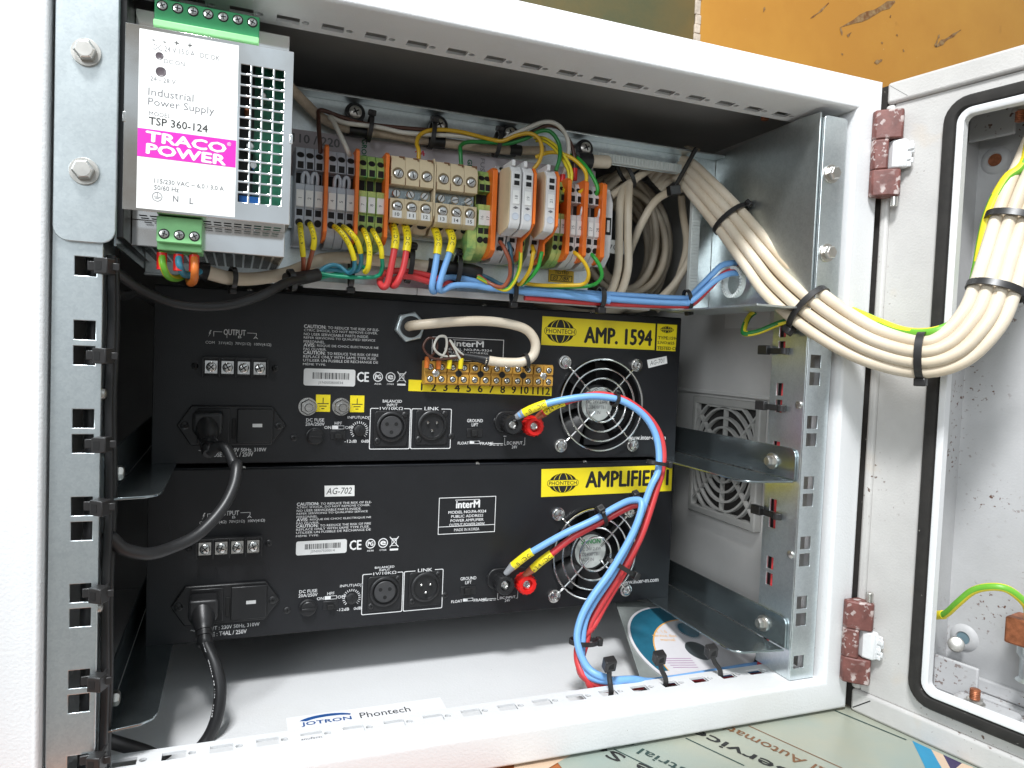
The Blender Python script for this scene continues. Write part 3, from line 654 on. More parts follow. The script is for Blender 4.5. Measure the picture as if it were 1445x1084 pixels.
def phontech(parent, u0, v0, u1, v1, w):
    """black globe emblem with the maker's word across its middle"""
    cx, cy = (u0+u1)/2, (v0+v1)/2; a, c = (u1-u0)/2, (v1-v0)/2; b = B(); n = 40
    def ell(ra, rc, t):
        vs = [(cx + (ra - d)*cos(2*pi*i/n), cy + (rc - d)*sin(2*pi*i/n), w) for d in (0, t) for i in range(n)]
        b.add(vs, [(i, (i+1) % n, n+(i+1) % n, n+i) for i in range(n)])
    ell(a*0.88, c, 0.7)
    def half(sgn):
        m = 16; top = []
        for i in range(m+1):
            x = -0.80 + 1.6*i/m; y = math.sqrt(max(0, 1 - (x/0.88)**2)); top.append((cx + x*a, cy + sgn*max(0.30*c, y*c*0.97), w))
        base = [(cx + (-0.80 + 1.6*i/m)*a, cy + sgn*0.33*c, w) for i in range(m+1)]
        b.add(top + base, [(i, i+1, m+1+i+1, m+1+i) for i in range(m)])
    half(1); half(-1)
    o = b.obj('globe_emblem', M_blackink, parent)
    b = B()
    for k in (0.28, 0.62):                      # meridians reversed out of the globe
        for sg in (-1, 1):
            pts = [(cx + sg*k*a*math.sqrt(max(0, 1 - (t*0.96)**2)), cy + t*c) for t in [-0.96 + 0.12*i for i in range(17)]]
            vs = [(x + dx, y, w+0.05) for dx in (-0.28, 0.28) for x, y in pts]; b.add(vs, [(i, i+1, 17+i+1, 17+i) for i in range(16)])
    b.obj('globe_lines', M_yellow, parent)
    b = B(); b.prism(round_rect(u0, cy-0.30*c, u1, cy+0.30*c, 0.28*c), w+0.08, w+0.10); b.obj('word_band', M_yellow, parent)
    b = B(); P_ = round_rect(u0, cy-0.34*c, u1, cy+0.34*c, 0.3*c); Q_ = round_rect(u0+0.4, cy-0.34*c+0.4, u1-0.4, cy+0.34*c-0.4, 0.26*c); k = len(P_)
    b.add([(x, y, w+0.14) for x, y in P_] + [(x, y, w+0.14) for x, y in Q_], [(i, (i+1) % k, k+(i+1) % k, k+i) for i in range(k)]); b.obj('word_outline', M_blackink, parent)
    text('emblem_word', 'PHONTECH', (u0+1.6, cy-0.19*c, u1-1.6, cy+0.19*c), M_blackink, parent, w+0.16, 0.008)

def amplifier(label, loc, A, first):
    t = thing('amplifier', label, 'amplifier', loc, UP, 'rack amplifiers seen from the rear')
    fx, fy = FANC; R = 38.5; q = 42
    b = B(); g = lambda u, v, w: (u, v, w)
    tile_hole(b, fx-q, fx+q, fy-q, fy+q, fx, fy, R, -1.2, 0, g, 64)
    b.box(0, fx-q, 0, AH, -1.2, 0); b.box(fx+q, AW, 0, AH, -1.2, 0); b.box(fx-q, fx+q, 0, fy-q, -1.2, 0); b.box(fx-q, fx+q, fy+q, AH, -1.2, 0)
    b.obj('rear_panel', M_black, t)
    b = B(); b.box(-0.6, 0, -0.4, AH+0.4, -290, -0.4); b.box(AW, AW+0.6, -0.4, AH+0.4, -290, -0.4); b.box(0, AW, AH, AH+0.6, -290, -0.3); b.box(0, AW, -0.6, 0, -290, -0.3); b.box(0, AW, 0, AH, -290, -288)
    b.obj('case', M_black, t, 0.3)
    b = B(); b.box(-0.9, AW+0.9, AH+0.65, AH+1.3, -290, -1.5); b.obj('cover_lip', M_seam, t, 0.2)
    for u in (60, 235, 330): screw_head('case_screw', t, u, AH+0.4, 2.2, M_bolt, -3.5, 2.2)
    # fan
    f = B(); f.lathe((fx, fy, -1.2), (0, 0, -1), [(R, 0), (R, 22)], 48, open_=True); f.obj('fan_frame', M_blackpl, t)
    B().cyl((fx, fy, -24), (fx, fy, -23), R, n=48).obj('fan_back', M_hole, t)
    for k in range(7):
        a = 2*pi*k/7 + 0.3; b = B(); vs = []
        for i in range(6):
            r = 15 + 21.5*i/5; tw = 0.10*i/5
            for da, w in ((-0.30, -17), (0.0, -11.5), (0.34, -8)): vs.append((fx + r*cos(a+da+tw), fy + r*sin(a+da+tw), w))
        b.add(vs, [(i*3+j, i*3+j+1, i*3+j+4, i*3+j+3) for i in range(5) for j in range(2)]); b.obj('fan_blade', M_blackpl, t)
    hb = B().lathe((fx, fy, -18), (0, 0, 1), [(16.5, 0), (16.5, 13), (15.5, 13.6)], 40).obj('fan_hub', M_blackpl, t)
    B().cyl((fx, fy, -4.38), (fx, fy, -4.2), 14.5, n=40).obj('hub_label', M_hub, hb)
    text('hub_text', 'SUNON', (fx-9, fy+6.5, fx+9, fy+10.5), M_fgreen, hb, -4.1, 0.03)
    text('hub_text', 'DC 24V 2.6W\nKD2408PTB1\nMADE IN', (fx-10, fy-8.5, fx+10, fy+3.5), M_greyink, hb, -4.1, 0.01, line=1.1)
    # guard: four rings, four spokes to four screws
    for r in (14.5, 22.5, 30.5, 38.5):
        b = B(); b.tube([(fx + r*cos(2*pi*i/56), fy + r*sin(2*pi*i/56), 5.0) for i in range(57)], 0.85, 8, straight=True, caps=False); b.obj('guard_ring', M_wirechrome, t)
    for i, (u, v) in enumerate(((305.9, 79.5), (373.8, 79.2), (305.5, 10.4), (373.4, 10.3))):
        d = Vector((u-fx, v-fy)).normalized()
        b = B(); b.tube([(fx + d.x*8, fy + d.y*8, 3.4), (fx + d.x*39, fy + d.y*39, 3.4), (u - d.x*5, v - d.y*5, 2.0), (u, v, 1.3)], 0.85, 8, sub=3); b.obj('guard_spoke', M_wirechrome, t)
        b = B(); b.lathe((u, v, 0), (0, 0, 1), [(5.6, 0), (5.6, 1.6), (4.4, 1.8), (4.4, 3.0), (4.0, 4.0), (2.0, 4.6), (1.6, 4.0), (0, 3.8)], 20); b.obj('guard_screw', M_screw, t)
    # output terminals
    tu, tv = 52.0, 67.4
    ot = B().box(tu-21.5, tu+21.5, tv-5.5, tv+6.5, 0.1, 6).obj('output_terminal_block', M_blackpl, t, 0.4)
    b = B()
    for k in range(5): u = tu-21 + k*10.5; b.box(u-0.6, u+0.6, tv-6.5, tv+6.5, 6, 10.5)
    b.box(tu-21.6, tu+21.6, tv+5.6, tv+7.2, 6, 9); b.obj('barrier', M_blackpl, ot, 0.2)
    for k in range(4):
        u = tu-15.75 + k*10.5
        b = B(); b.box(u-4, u+4, tv-4.4, tv+4.4, 6.05, 7.0); b.lathe((u, tv, 7.0), (0, 0, 1), [(3.4, 0), (3.4, 1.3), (2.6, 1.9), (0.8, 2.0)], 18)
        b.m = 1; a = random.uniform(0.3, 1.2)
        for kk in (0, 1): c, s_ = cos(a+kk*pi/2), sin(a+kk*pi/2); b.obox((u, tv, 8.95), (c*2.4, s_*2.4, 0), (-s_*0.4, c*0.4, 0), (0, 0, 0.06))
        b.obj('terminal_screw', [M_screw, M_hole], ot, 0.15)
    for u in (tu-26.5, tu+26.5): screw_head('panel_screw', t, u, tv, 2.4)
    text('printed_text', 'OUTPUT', A['output'], M_ink, t, 0.12, 0.01)
    text('printed_text', 'COM   31V(4Ω)  70V(21Ω)  100V(41Ω)', A['ohms'], M_ink, t, 0.12, 0.0)
    ou0, ov0, ou1, ov1 = A['output']; om = (ov0+ov1)/2
    b = B(); x0 = A['ohms'][0] + 5; x1 = A['ohms'][2] - 10
    b.box(x0, ou0-1, om-0.15, om+0.15, 0.05, 0.13); b.box(x0, x0+0.35, om-3.4, om-0.15, 0.05, 0.13); b.box(ou1+1, x1, om-0.15, om+0.15, 0.05, 0.13); b.box(x1-0.35, x1, om-1.8, om-0.15, 0.05, 0.13); b.box(ou0+2, ou0+2.3, om-4.0, om-1.6, 0.05, 0.13); b.obj('printed_bracket', M_ink, t)
    text('printed_text', 'B      A', (ou0+9.5, om-3.9, x1+1, om-2.2), M_ink, t, 0.12)
    b = B(); zx = x0-3.2; b.add([(zx+1.2, om+0.8, .12), (zx+0.2, om-1.6, .12), (zx+0.9, om-1.5, .12), (zx-0.4, om-4.2, .12), (zx+1.6, om-0.9, .12), (zx+0.9, om-1.0, .12), (zx+2.0, om+0.8, .12)], [(0, 1, 2, 5, 6), (2, 3, 4, 5)]); b.obj('shock_mark', M_ink, t)
    # mains inlet
    iu, iv = 51.0, 26.5
    hexp = [(iu-36, iv), (iu-27, iv+14), (iu+26, iv+14), (iu+36, iv), (iu+26, iv-14), (iu-27, iv-14)]
    inl = B().prism(hexp, 0.1, 3.0).obj('mains_inlet', M_blackpl, t, 0.9)
    B().box(iu-23, iu-2, iv-12, iv+12, 3.05, 4.4).obj('socket_frame', M_blackpl, inl, 0.6)
    B().box(iu-0.5, iu+2.2, iv-9, iv+5, 3.05, 4.2).obj('latch', M_hole, inl, 0.3)
    B().box(iu+2.8, iu+27, iv-12, iv+12, 3.05, 5.2).obj('fuse_drawer', M_blackpl, inl, 0.7)
    b = B(); b.box(iu+13, iu+19.5, iv-0.8, iv+1.6, 5.25, 5.5); b.obj('drawer_mark', M_labelgrey, inl)
    for u in (iu-31, iu+31): screw_head('panel_screw', inl, u, iv, 2.8, None, 3.0)
    for k, bx in enumerate(A['ac']): text('printed_text', ('~AC INPUT : 230V 50Hz, 310W', 'FUSE : T4AL / 250V')[k], bx, M_ink, t, 0.12, 0.012)
    # caution print
    cu0, cv0, cu1, cv1 = A['caution']; H = cv1 - cv0; rows = ['TO REDUCE THE RISK OF ELE-', 'CTRIC SHOCK, DO NOT REMOVE COVER.', 'NO USER SERVICEABLE PARTS INSIDE.', 'REFER SERVICING TO QUALIFIED SERVICE', 'PERSONNEL.', 'RISQUE DE CHOC ELECTRIQUE NE', 'PAS OUVRIR.', 'TO REDUCE THE RISK OF FIRE', 'REPLACE ONLY WITH SAME TYPE FUSE.', 'UTILISER UN FUSIBLE DE RECHANGE DE', 'MÊME TYPE.']
    heads = {0: 'CAUTION:', 5: 'AVIS:', 7: 'CAUTION:'}; wid = [1, .98, .86, .95, .28, 1, .30, 1, .98, 1, .30]
    pr = B().box(cu0-0.3, cu0-0.25, cv0, cv0+0.05, 0.05, 0.1).obj('caution_print', M_ink, t)
    for i, r in enumerate(rows):
        y1 = cv1 - H*(i+0.08)/11; y0 = y1 - H/11*0.72; s0 = 0
        if i in heads: s0 = 0.31 if i != 5 else 0.175; text('printed_text', heads[i], (cu0, y0-0.1, cu0 + (cu1-cu0)*(s0-0.025), y1+0.5), M_ink, pr, 0.12, 0.022)
        text('printed_text', r, (cu0 + (cu1-cu0)*s0, y0, cu0 + (cu1-cu0)*wid[i], y1), M_ink, pr, 0.12, 0.0)
    # serial label with bar code
    su0, sv0, su1, sv1 = A['serial']
    sl = B().prism(round_rect(su0, sv0, su1, sv1, 1.6), 0.05, 0.22).obj('serial_label', M_labelgrey, t)
    b = B(); u = su0 + (su1-su0)*0.17
    while u < su0 + (su1-su0)*0.87: wd = random.choice((0.25, 0.35, 0.55, 0.75)); b.box(u, u+wd, sv0 + (sv1-sv0)*0.40, sv0 + (sv1-sv0)*0.78, 0.23, 0.3); u += wd + random.choice((0.3, 0.4, 0.6))
    b.obj('bar_code', M_blackink, sl); text('serial_number', A['sn'], (su0 + (su1-su0)*0.28, sv0+1.0, su0 + (su1-su0)*0.76, sv0+3.4), M_greyink, sl, 0.32)
    # approval marks
    m0, mv = A['marks']; text('approval_mark', 'CE', (m0, mv-3.6, m0+8.5, mv+3.6), M_ink, t, 0.12, 0.02)
    for k, (lab, sub) in enumerate((('PG', 'AE46'), ('e', 'OT068'))):
        c = m0 + 15.5 + k*9.5; b = B(); b.lathe((c, mv+0.4, 0.08), (0, 0, 1), [(3.7, 0), (3.7, 0.05), (3.0, 0.05), (3.0, 0)], 24, close=True); b.obj('mark_ring', M_ink, t)
        text('approval_mark', lab, (c-2.0, mv-1.2, c+2.0, mv+2.0), M_ink, t, 0.14, 0.04); text('approval_mark', sub, (c-2.6, mv-5.6, c+2.6, mv-4.3), M_ink, t, 0.12)
    c = m0 + 33.5; b = B()
    for s_ in (-1, 1): b.obox((c, mv+0.8, 0.1), (3.4, s_*4.0, 0), (-0.3*s_*0.7, 0.3*0.7, 0), (0, 0, 0.04))
    frame_line(b, c-1.9, mv-2.2, c+1.9, mv+2.6, 0.35, 0.12); b.box(c-2.8, c+2.8, mv+3.0, mv+3.5, 0.05, 0.12); b.box(c-3.2, c+3.2, mv-5.8, mv-4.4, 0.05, 0.12); b.obj('bin_mark', M_ink, t)
    # fuse holder, filter switch, trimmer
    fu, fv = A['fuse']; b = B(); b.lathe((fu, fv, 0), (0, 0, 1), [(6.4, 0), (6.4, 1.5), (5.4, 2.0), (5.4, 4.5), (4.8, 5)], 28); b.box(fu-4.6, fu+4.6, fv-0.7, fv+0.7, 5, 6.0); b.obj('fuse_holder', M_blackpl, t, 0.2)
    text('printed_text', 'DC FUSE\n20A/250V', (fu-6.8, fv+7.6, fu+6.8, fv+13.0), M_ink, t, 0.12, 0.008, align='CENTER', line=0.9)
    screw_head('panel_screw', t, fu-14.5, fv-1.2, 2.6)
    hu, hv = A['hpf']; B().box(hu-5.5, hu+5.5, hv-3.2, hv+3.2, 0.05, 0.8).obj('switch_frame', M_blackpl, t, 0.3); B().box(hu-2.6, hu+2.6, hv-2.6, hv+1.0, 0.85, 3.6).obj('switch_slider', M_hole, t, 0.4)
    text('printed_text', 'HPF', (hu-2.6, hv+7.6, hu+2.6, hv+9.8), M_ink, t, 0.12); text('printed_text', 'ON', (hu-10.0, hv+4.4, hu-5.2, hv+6.6), M_ink, t, 0.12, 0.008); text('printed_text', 'OFF', (hu+5.0, hv+4.4, hu+11.2, hv+6.6), M_ink, t, 0.12, 0.008)
    b = B(); frame_line(b, hu-4.4, hv+4.2, hu+4.4, hv+6.9, 0.3, 0.12); b.box(hu-4.1, hu, hv+4.5, hv+6.6, 0.05, 0.12); b.obj('printed_box', M_ink, t)
    ku, kv = A['knob']; b = B(); b.lathe((ku, kv, 0), (0, 0, 1), [(4.4, 0), (4.2, 2.6), (3.6, 3.0)], 26); b.box(ku-0.35, ku+0.35, kv, kv+3.4, 3.0, 3.4); b.obj('gain_trimmer', M_blackpl, t, 0.2)
    b = B()
    for i in range(19):
        a = radians(-45 + 270*i/18); b.obox((ku + 5.9*cos(a), kv + 5.9*sin(a), 0.1), (0.9*cos(a), 0.9*sin(a), 0), (-0.22*sin(a), 0.22*cos(a), 0), (0, 0, 0.04))
    b.obj('dial_ticks', M_ink, t); text('printed_text', 'INPUT(ADJ)', (ku-8.8, kv+8.0, ku+8.0, kv+10.6), M_ink, t, 0.12); text('printed_text', '-12dB   0dB', (ku-10.5, kv-9.4, ku+7.6, kv-7.2), M_ink, t, 0.12, 0.008)
    # balanced connectors
    for k, (xu, xv) in enumerate(((163.2, 25.9), (194.9, 27.0))):
        fw = A['xf'][k]; b = B(); P_ = round_rect(*fw, 1.2); Q_ = round_rect(fw[0]+0.55, fw[1]+0.55, fw[2]-0.55, fw[3]-0.55, 0.9); n = len(P_)
        b.add([(x, y, 0.12) for x, y in P_] + [(x, y, 0.12) for x, y in Q_], [(i, (i+1) % n, n+(i+1) % n, n+i) for i in range(n)]); b.obj('printed_frame', M_ink, t)
        B().prism(round_rect(xu-12.8, xv-15.2, xu+12.8, xv+11.6, 2.5), 0.05, 1.2).obj('connector_flange', M_blackpl, t, 0.4)
        cn = B(); cn.lathe((xu, xv, 1.2), (0, 0, 1), [(11.4, 0), (11.4, 1.8), (10.6, 2.4), (9.6, 2.4), (9.3, 0.3), (8.8, 0.15)], 40); cn = cn.obj('xlr_socket' if k == 0 else 'xlr_plug', M_blackpl, t)
        if k == 0: B().lathe((xu, xv, 1.4), (0, 0, 1), [(8.2, 0), (8.2, 1.5), (7.8, 1.9)], 36).obj('insert', mat('charcoal_insert', (0.045, 0.045, 0.047), 0.45, var=0.1, vs=200) if 'charcoal_insert' not in MATS else MATS['charcoal_insert'], cn)
        for a in (150, 30, 270):
            x, y = xu + 4.1*cos(radians(a)), xv + 4.1*sin(radians(a))
            if k == 0: B().cyl((x, y, 3.0), (x, y, 3.42), 1.45, n=14).obj('contact_hole', M_hole, cn)
            else: B().lathe((x, y, 1.0), (0, 0, 1), [(1.0, 0), (1.0, 2.6), (0.5, 3.1)], 12).obj('contact_pin', M_screw, cn)
        for du, dv in ((-10, -10.8), (10.2, 9.0)): screw_head('panel_screw', t, xu+du, xv+dv, 2.3, None, 1.2)
    text('printed_text', 'BALANCED\nINPUT', A['bal'], M_ink, t, 0.12, 0.008, align='CENTER', line=0.95)
    fw = A['xf'][0]; B().box(153.5, 173, fw[3]-1.0, fw[3]+0.6, 0.13, 0.16).obj('print_gap', M_black, t); text('printed_text', '1V/10KΩ', (154.5, fw[3]-1.3, 172, fw[3]+1.0), M_ink, t, 0.2, 0.008)
    fw = A['xf'][1]; B().box(187, 202.5, fw[3]-1.0, fw[3]+0.6, 0.13, 0.16).obj('print_gap', M_black, t); text('printed_text', 'LINK', (189, fw[3]-1.3, 200.5, fw[3]+1.3), M_ink, t, 0.2, 0.012)
    # ground lift switch
    gu, gv = 230.3, 20.9; B().box(gu-6.5, gu+6.5, gv-3.4, gv+3.4, 0.05, 0.8).obj('switch_frame', M_blackpl, t, 0.3); B().box(gu-3.2, gu+1.6, gv-2.4, gv+2.4, 0.85, 3.4).obj('switch_slider', M_hole, t, 0.4)
    text('printed_text', 'GROUND\nLIFT', (gu-6.6, gv+5.2, gu+6.6, gv+11), M_ink, t, 0.12, 0.008, align='CENTER', line=0.9)
    text('printed_text', 'FLOAT', (gu-13.5, gv-9.2, gu-4.4, gv-7.0), M_ink, t, 0.12, 0.008); text('printed_text', 'FRAME', (gu+5.2, gv-9.6, gu+16, gv-7.4), M_ink, t, 0.12, 0.008)
    b = B(); frame_line(b, gu-3.8, gv-8.8, gu+4.6, gv-6.4, 0.3, 0.12); b.box(gu-3.6, gu, gv-8.6, gv-6.6, 0.05, 0.12); b.obj('printed_box', M_ink, t)
    screw_head('panel_screw', t, gu-19, gv-2.5, 2.4); screw_head('panel_screw', t, gu+17.8, gv+10, 2.4)
    # dc binding posts
    p0 = A['posts']; B().prism(round_rect(p0[0][0]-10, p0[0][1]-7.5, p0[1][0]+8, p0[0][1]+9.5, 7.5), 0.05, 2.5).obj('post_base', M_blackpl, t, 0.6)
    for (u, v), m in zip(p0, (M_blackpl, W_redpl)):
        u0, v0 = u-3.2, v+2.6                                 # posts lean slightly
        d = Vector((0, 0, 1.0))
        po = B(); po.lathe((u, v, 2.5), d, [(5.0, 0), (5.0, 2)], 20); po = po.obj('binding_post', M_screw, t)
        b = B(); n = 28; prof = [(7.0, 6), (7.7, 7), (7.7, 16.5), (6.9, 17.8), (4.5, 17.8), (4.0, 13.5)]
        b.lathe((u, v, 0), d, prof, n)
        for i in range(16): a = 2*pi*i/16; b.obox((u + 7.75*cos(a), v + 7.75*sin(a), 11.7), (0.45*cos(a), 0.45*sin(a), 0), (-0.5*sin(a), 0.5*cos(a), 0), (0, 0, 4.4))
        b.obj('post_cap', m, po)
        B().lathe((u, v, 13.6), d, [(3.7, 0), (3.7, 1.6), (2.4, 2.2), (2.2, 0.6), (0, 0.4)], 20).obj('post_contact', M_screw, po)
    dv = A['dc']; text('printed_text', 'DC INPUT\n24V', dv, M_ink, t, 0.12, 0.008, align='CENTER', line=0.9)
    b = B(); x0, x1, yy = dv[0]-2.2, dv[2]+2.2, (dv[1]+dv[3])/2
    b.box(x0, dv[0]-0.6, yy-0.2, yy+0.1, .05, .12); b.box(dv[2]+0.6, x1, yy-0.2, yy+0.1, .05, .12); b.box(x0, x0+0.3, yy, yy+6, .05, .12); b.box(x1-0.3, x1, yy, yy+6, .05, .12)
    for k in range(4): b.box(x0-13 + k*3.2, x0-10.8 + k*3.2, yy-0.2, yy+0.2, .05, .12)
    b.box(x0-13, x0-1, yy+1.0, yy+1.4, .05, .12); b.obj('printed_bracket', M_ink, t)
    text('printed_text', '-', (x0-1, yy+7, x0+1.4, yy+7.4), M_ink, t, 0.12)
    # model plate print
    mu0, mv0, mu1, mv1 = A['model']; b = B(); frame_line(b, mu0, mv0, mu1, mv1, 0.5, 0.12); H = mv1-mv0; b.box(mu0+0.5, mu1-0.5, mv0+H*0.20, mv0+H*0.215, 0.05, 0.12); mo = b.obj('model_plate', M_ink, t)
    W_ = mu1-mu0
    text('maker_name', 'interM', (mu0+W_*0.30, mv1-H*0.30, mu0+W_*0.71, mv1-H*0.10), M_ink, mo, 0.14, 0.03); B().box(mu0+W_*0.28, mu0+W_*0.71, mv1-H*0.085, mv1-H*0.07, 0.05, 0.13).obj('name_bar', M_ink, mo)
    for k, (s_, w_, bd) in enumerate((('MODEL NO.PA-9324', .66, .02), ('PUBLIC ADDRESS', .56, .008), ('POWER AMPLIFIER', .58, .008), ('OUTPUT POWER:240W', .62, .008))):
        y = mv1 - H*(0.445 + 0.115*k); text('printed_text', s_, (mu0+W_*(0.5-w_/2), y, mu0+W_*(0.5+w_/2), y+H*0.075), M_ink, mo, 0.12, bd)
    text('printed_text', 'MADE IN KOREA', (mu0+W_*0.28, mv0+H*0.07, mu0+W_*0.72, mv0+H*0.145), M_ink, mo, 0.12)
    text('printed_text', 'www.inter-m.com', A['www'], M_ink, t, 0.12, 0.015)
    # yellow name sticker
    y0 = A['yellow']; ys = B().prism(y0, 0.05, 0.3).obj('name_sticker', M_yellow, t)
    eu0, ev0, eu1, ev1 = A['globe']; phontech(ys, eu0, ev0, eu1, ev1, 0.36)
    for s_, bx in A['name']: text('sticker_text', s_, bx, M_blackink, ys, 0.4, 0.03)
    return t

A1 = dict(output=(*(43.6,89.9),*(58.0,93.9)), ohms=(*(32.0,83.9),*(75.3,85.2)), ac=((*(29.2,7.3),*(73.8,9.7)), (*(37.3,4.2),*(65.0,6.4))),
    caution=(*(97.6,69.9),*(152.0,99.7)), serial=(*(98.3,55.7),*(135.4,68.2)), sn='J1N005800034', marks=(136.8,63.0), fuse=(107.3,18.7), hpf=(124.0,19.5), knob=(139.5,23.0),
    xf=((*(147.2,8.6),*(178.3,40.0)), (*(180.0,8.3),*(210.9,39.7))), bal=(*(156.5,41.1),*(171.1,46.2)),
    posts=((256.5,29.0), (275.0,27.8)), dc=(*(258.1,8.1),*(271.5,13.9)), model=(*(193.1,73.3),*(252.1,95.6)), www=(*(369.7,14.8),*(406.9,18.4)),
    yellow=[(284.4,93.0), (391.2,92.9), (391.1,115.8), (284.6,116.4)], globe=(*(286.6,95.2),*(315.5,114.3)), name=[('AMP. 1594', (*(323.4,96.5),*(387.8,111.4)))])
A1['ohms'] = (A1['ohms'][0], A1['ohms'][1]-1.2, A1['ohms'][2], A1['ohms'][1]+1.4)
A2 = dict(output=(*(43.9,88.6),*(57.8,91.9)), ohms=(*(32.1,83.8),*(75.4,83.9)), ac=((*(28.1,7.0),*(73.5,8.2)), (*(36.6,2.8),*(64.9,4.8)),),
    caution=(*(97.2,70.2),*(151.4,95.7)), serial=(*(97.4,57.1),*(133.9,67.4)), sn='J3N007500014', marks=(136.1,62.5), fuse=(106.9,18.2), hpf=(123.3,18.3), knob=(138.7,22.4),
    xf=((*(146.2,7.6),*(177.6,38.8)), (*(178.8,8.0),*(209.5,39.0))), bal=(*(155.5,41.2),*(170.4,45.0)),
    posts=((255.8,28.0), (274.6,26.9)), dc=(*(257.7,9.0),*(271.1,13.4)), model=(*(203.8,67.0),*(251.0,96.1)), www=(*(369.1,15.0),*(406.3,17.5)),
    yellow=[(290.3,93.9), (415.0,95.4), (414.9,118.4), (289.6,117.0)], globe=(*(295.1,97.0),*(323.7,113.3)), name=[('AMPLIFIER 1', (*(330.7,100.9),*(411.0,109.8)))])
for D_ in (A1, A2):
    for k in ('output', 'dc', 'www', 'bal'):
        a = D_[k]; D_[k] = (a[0], min(a[1], a[3]), a[2], max(a[1], a[3]))
A2['ohms'] = (A2['ohms'][0], A2['ohms'][1]-1.2, A2['ohms'][2], A2['ohms'][1]+1.4); A2['globe'] = (A2['globe'][0], A2['globe'][1], A2['globe'][2], A2['globe'][3])
A2['ac'] = tuple((a[0], a[1], a[2], a[1]+3.0) for a in ((A2['ac'][0]), A2['ac'][1])); A1['ac'] = tuple((a[0], a[1], a[2], a[1]+3.0) for a in A1['ac'])
for D_ in (A1, A2):
    D_['xf'] = ((D_['xf'][0][0], 8.4, D_['xf'][0][2], 39.8), (D_['xf'][0][2]+0.5, 8.4, D_['xf'][1][2], 39.8))
    D_['www'] = (D_['www'][0], D_['www'][1], D_['www'][2], D_['www'][1]+3.6)
    n_ = D_['name'][0]; D_['name'] = [(n_[0], (n_[1][0], n_[1][1], n_[1][2], n_[1][1] + 13.2))]
A2['model'] = (A2['model'][0], A2['model'][1], A2['model'][2], A2['model'][3])
amp1 = amplifier('upper black amplifier with yellow sticker AMP. 1594 and earth studs', (-213.6, 131, -30.8), A1, True)
amp2 = amplifier('lower black amplifier with yellow sticker AMPLIFIER 1', (-214.9, 128.5, -156.6), A2, False)
# only on the upper amplifier: earth studs, approval sticker, hand-written tag, terminal strip, cable gland
for k, (p, q0, q1) in enumerate((((101.7,40.3), (107.4,36.6), (117.7,49.2)), ((125.6,40.5), (132.1,36.5), (142.6,49.0)))):
    b = B(); b.lathe((*p, 0), (0, 0, 1), [(6.6, 0), (6.6, 1)], 24); b.lathe((*p, 1), (0, 0, 1), [(5.8, 0), (6.0, 0.5), (6.0, 4), (5.2, 4.8)], 6, a0=(cos(0.5), sin(0.5), 0)); b.lathe((*p, 5.8), (0, 0, 1), [(3.1, 0), (3.1, 5), (2.6, 5.6)], 16); b.obj('earth_stud', M_screw, amp1)
    e = B().box(q0[0], q1[0], q0[1], q1[1], 0.05, 0.25).obj('earth_label', M_yellow, amp1)
    c = (q0[0]+q1[0])/2; v = (q0[1]+q1[1])/2; b = B(); b.box(c-0.3, c+0.3, v, v+4, .3, .35); b.box(c-4, c+4, v-0.6, v, .3, .35); b.box(c-2.6, c+2.6, v-2.4, v-1.8, .3, .35); b.box(c-1.1, c+1.1, v-4.2, v-3.6, .3, .35); b.obj('earth_symbol', M_blackink, e)
s2 = B().prism([(393.2,92.6), (412.7,92.7), (413.0,115.8), (393.1,115.8)], 0.05, 0.25).obj('approval_sticker', M_yellow, amp1)
g0 = (396.3,108.1); g1 = (409.5,114.2); phontech(s2, g0[0], g0[1], g1[0], g1[1], 0.3)
for k, s_ in enumerate(('TYPE:1594', 'S.NO:#25', 'TESTED CE')):
    p = ((394.2,103.6), (394.0,99.3), (393.9,94.7))[k]; text('sticker_text', s_, (p[0], p[1]-1.0, p[0] + (20, 17, 20)[k], p[1]+1.6), M_blackink, s2, 0.34, 0.02)
tg = B().prism([(386.2,77.1), (404.9,81.8), (403.8,88.2), (384.4,84.1)], 0.05, 0.3).obj('paper_tag', M_paper, amp1)
p = (394.5,82.8); text('pen_writing', 'AG-701', (p[0]-7.5, p[1]-1.9, p[0]+7.5, p[1]+1.9), M_greyink, tg, 0.36, 0.0, 0.22, shear=0.25)
tg = B().prism([(116.7,99.8), (138.4,99.7), (138.2,107.7), (116.4,108.0)], 0.05, 0.3).obj('paper_tag', M_paper, amp2)
p = (127.0,103.9); text('pen_writing', 'AG-702', (p[0]-9.3, p[1]-2.4, p[0]+9.3, p[1]+2.4), M_blackink, tg, 0.36, 0.0, 0.0, shear=0.25)
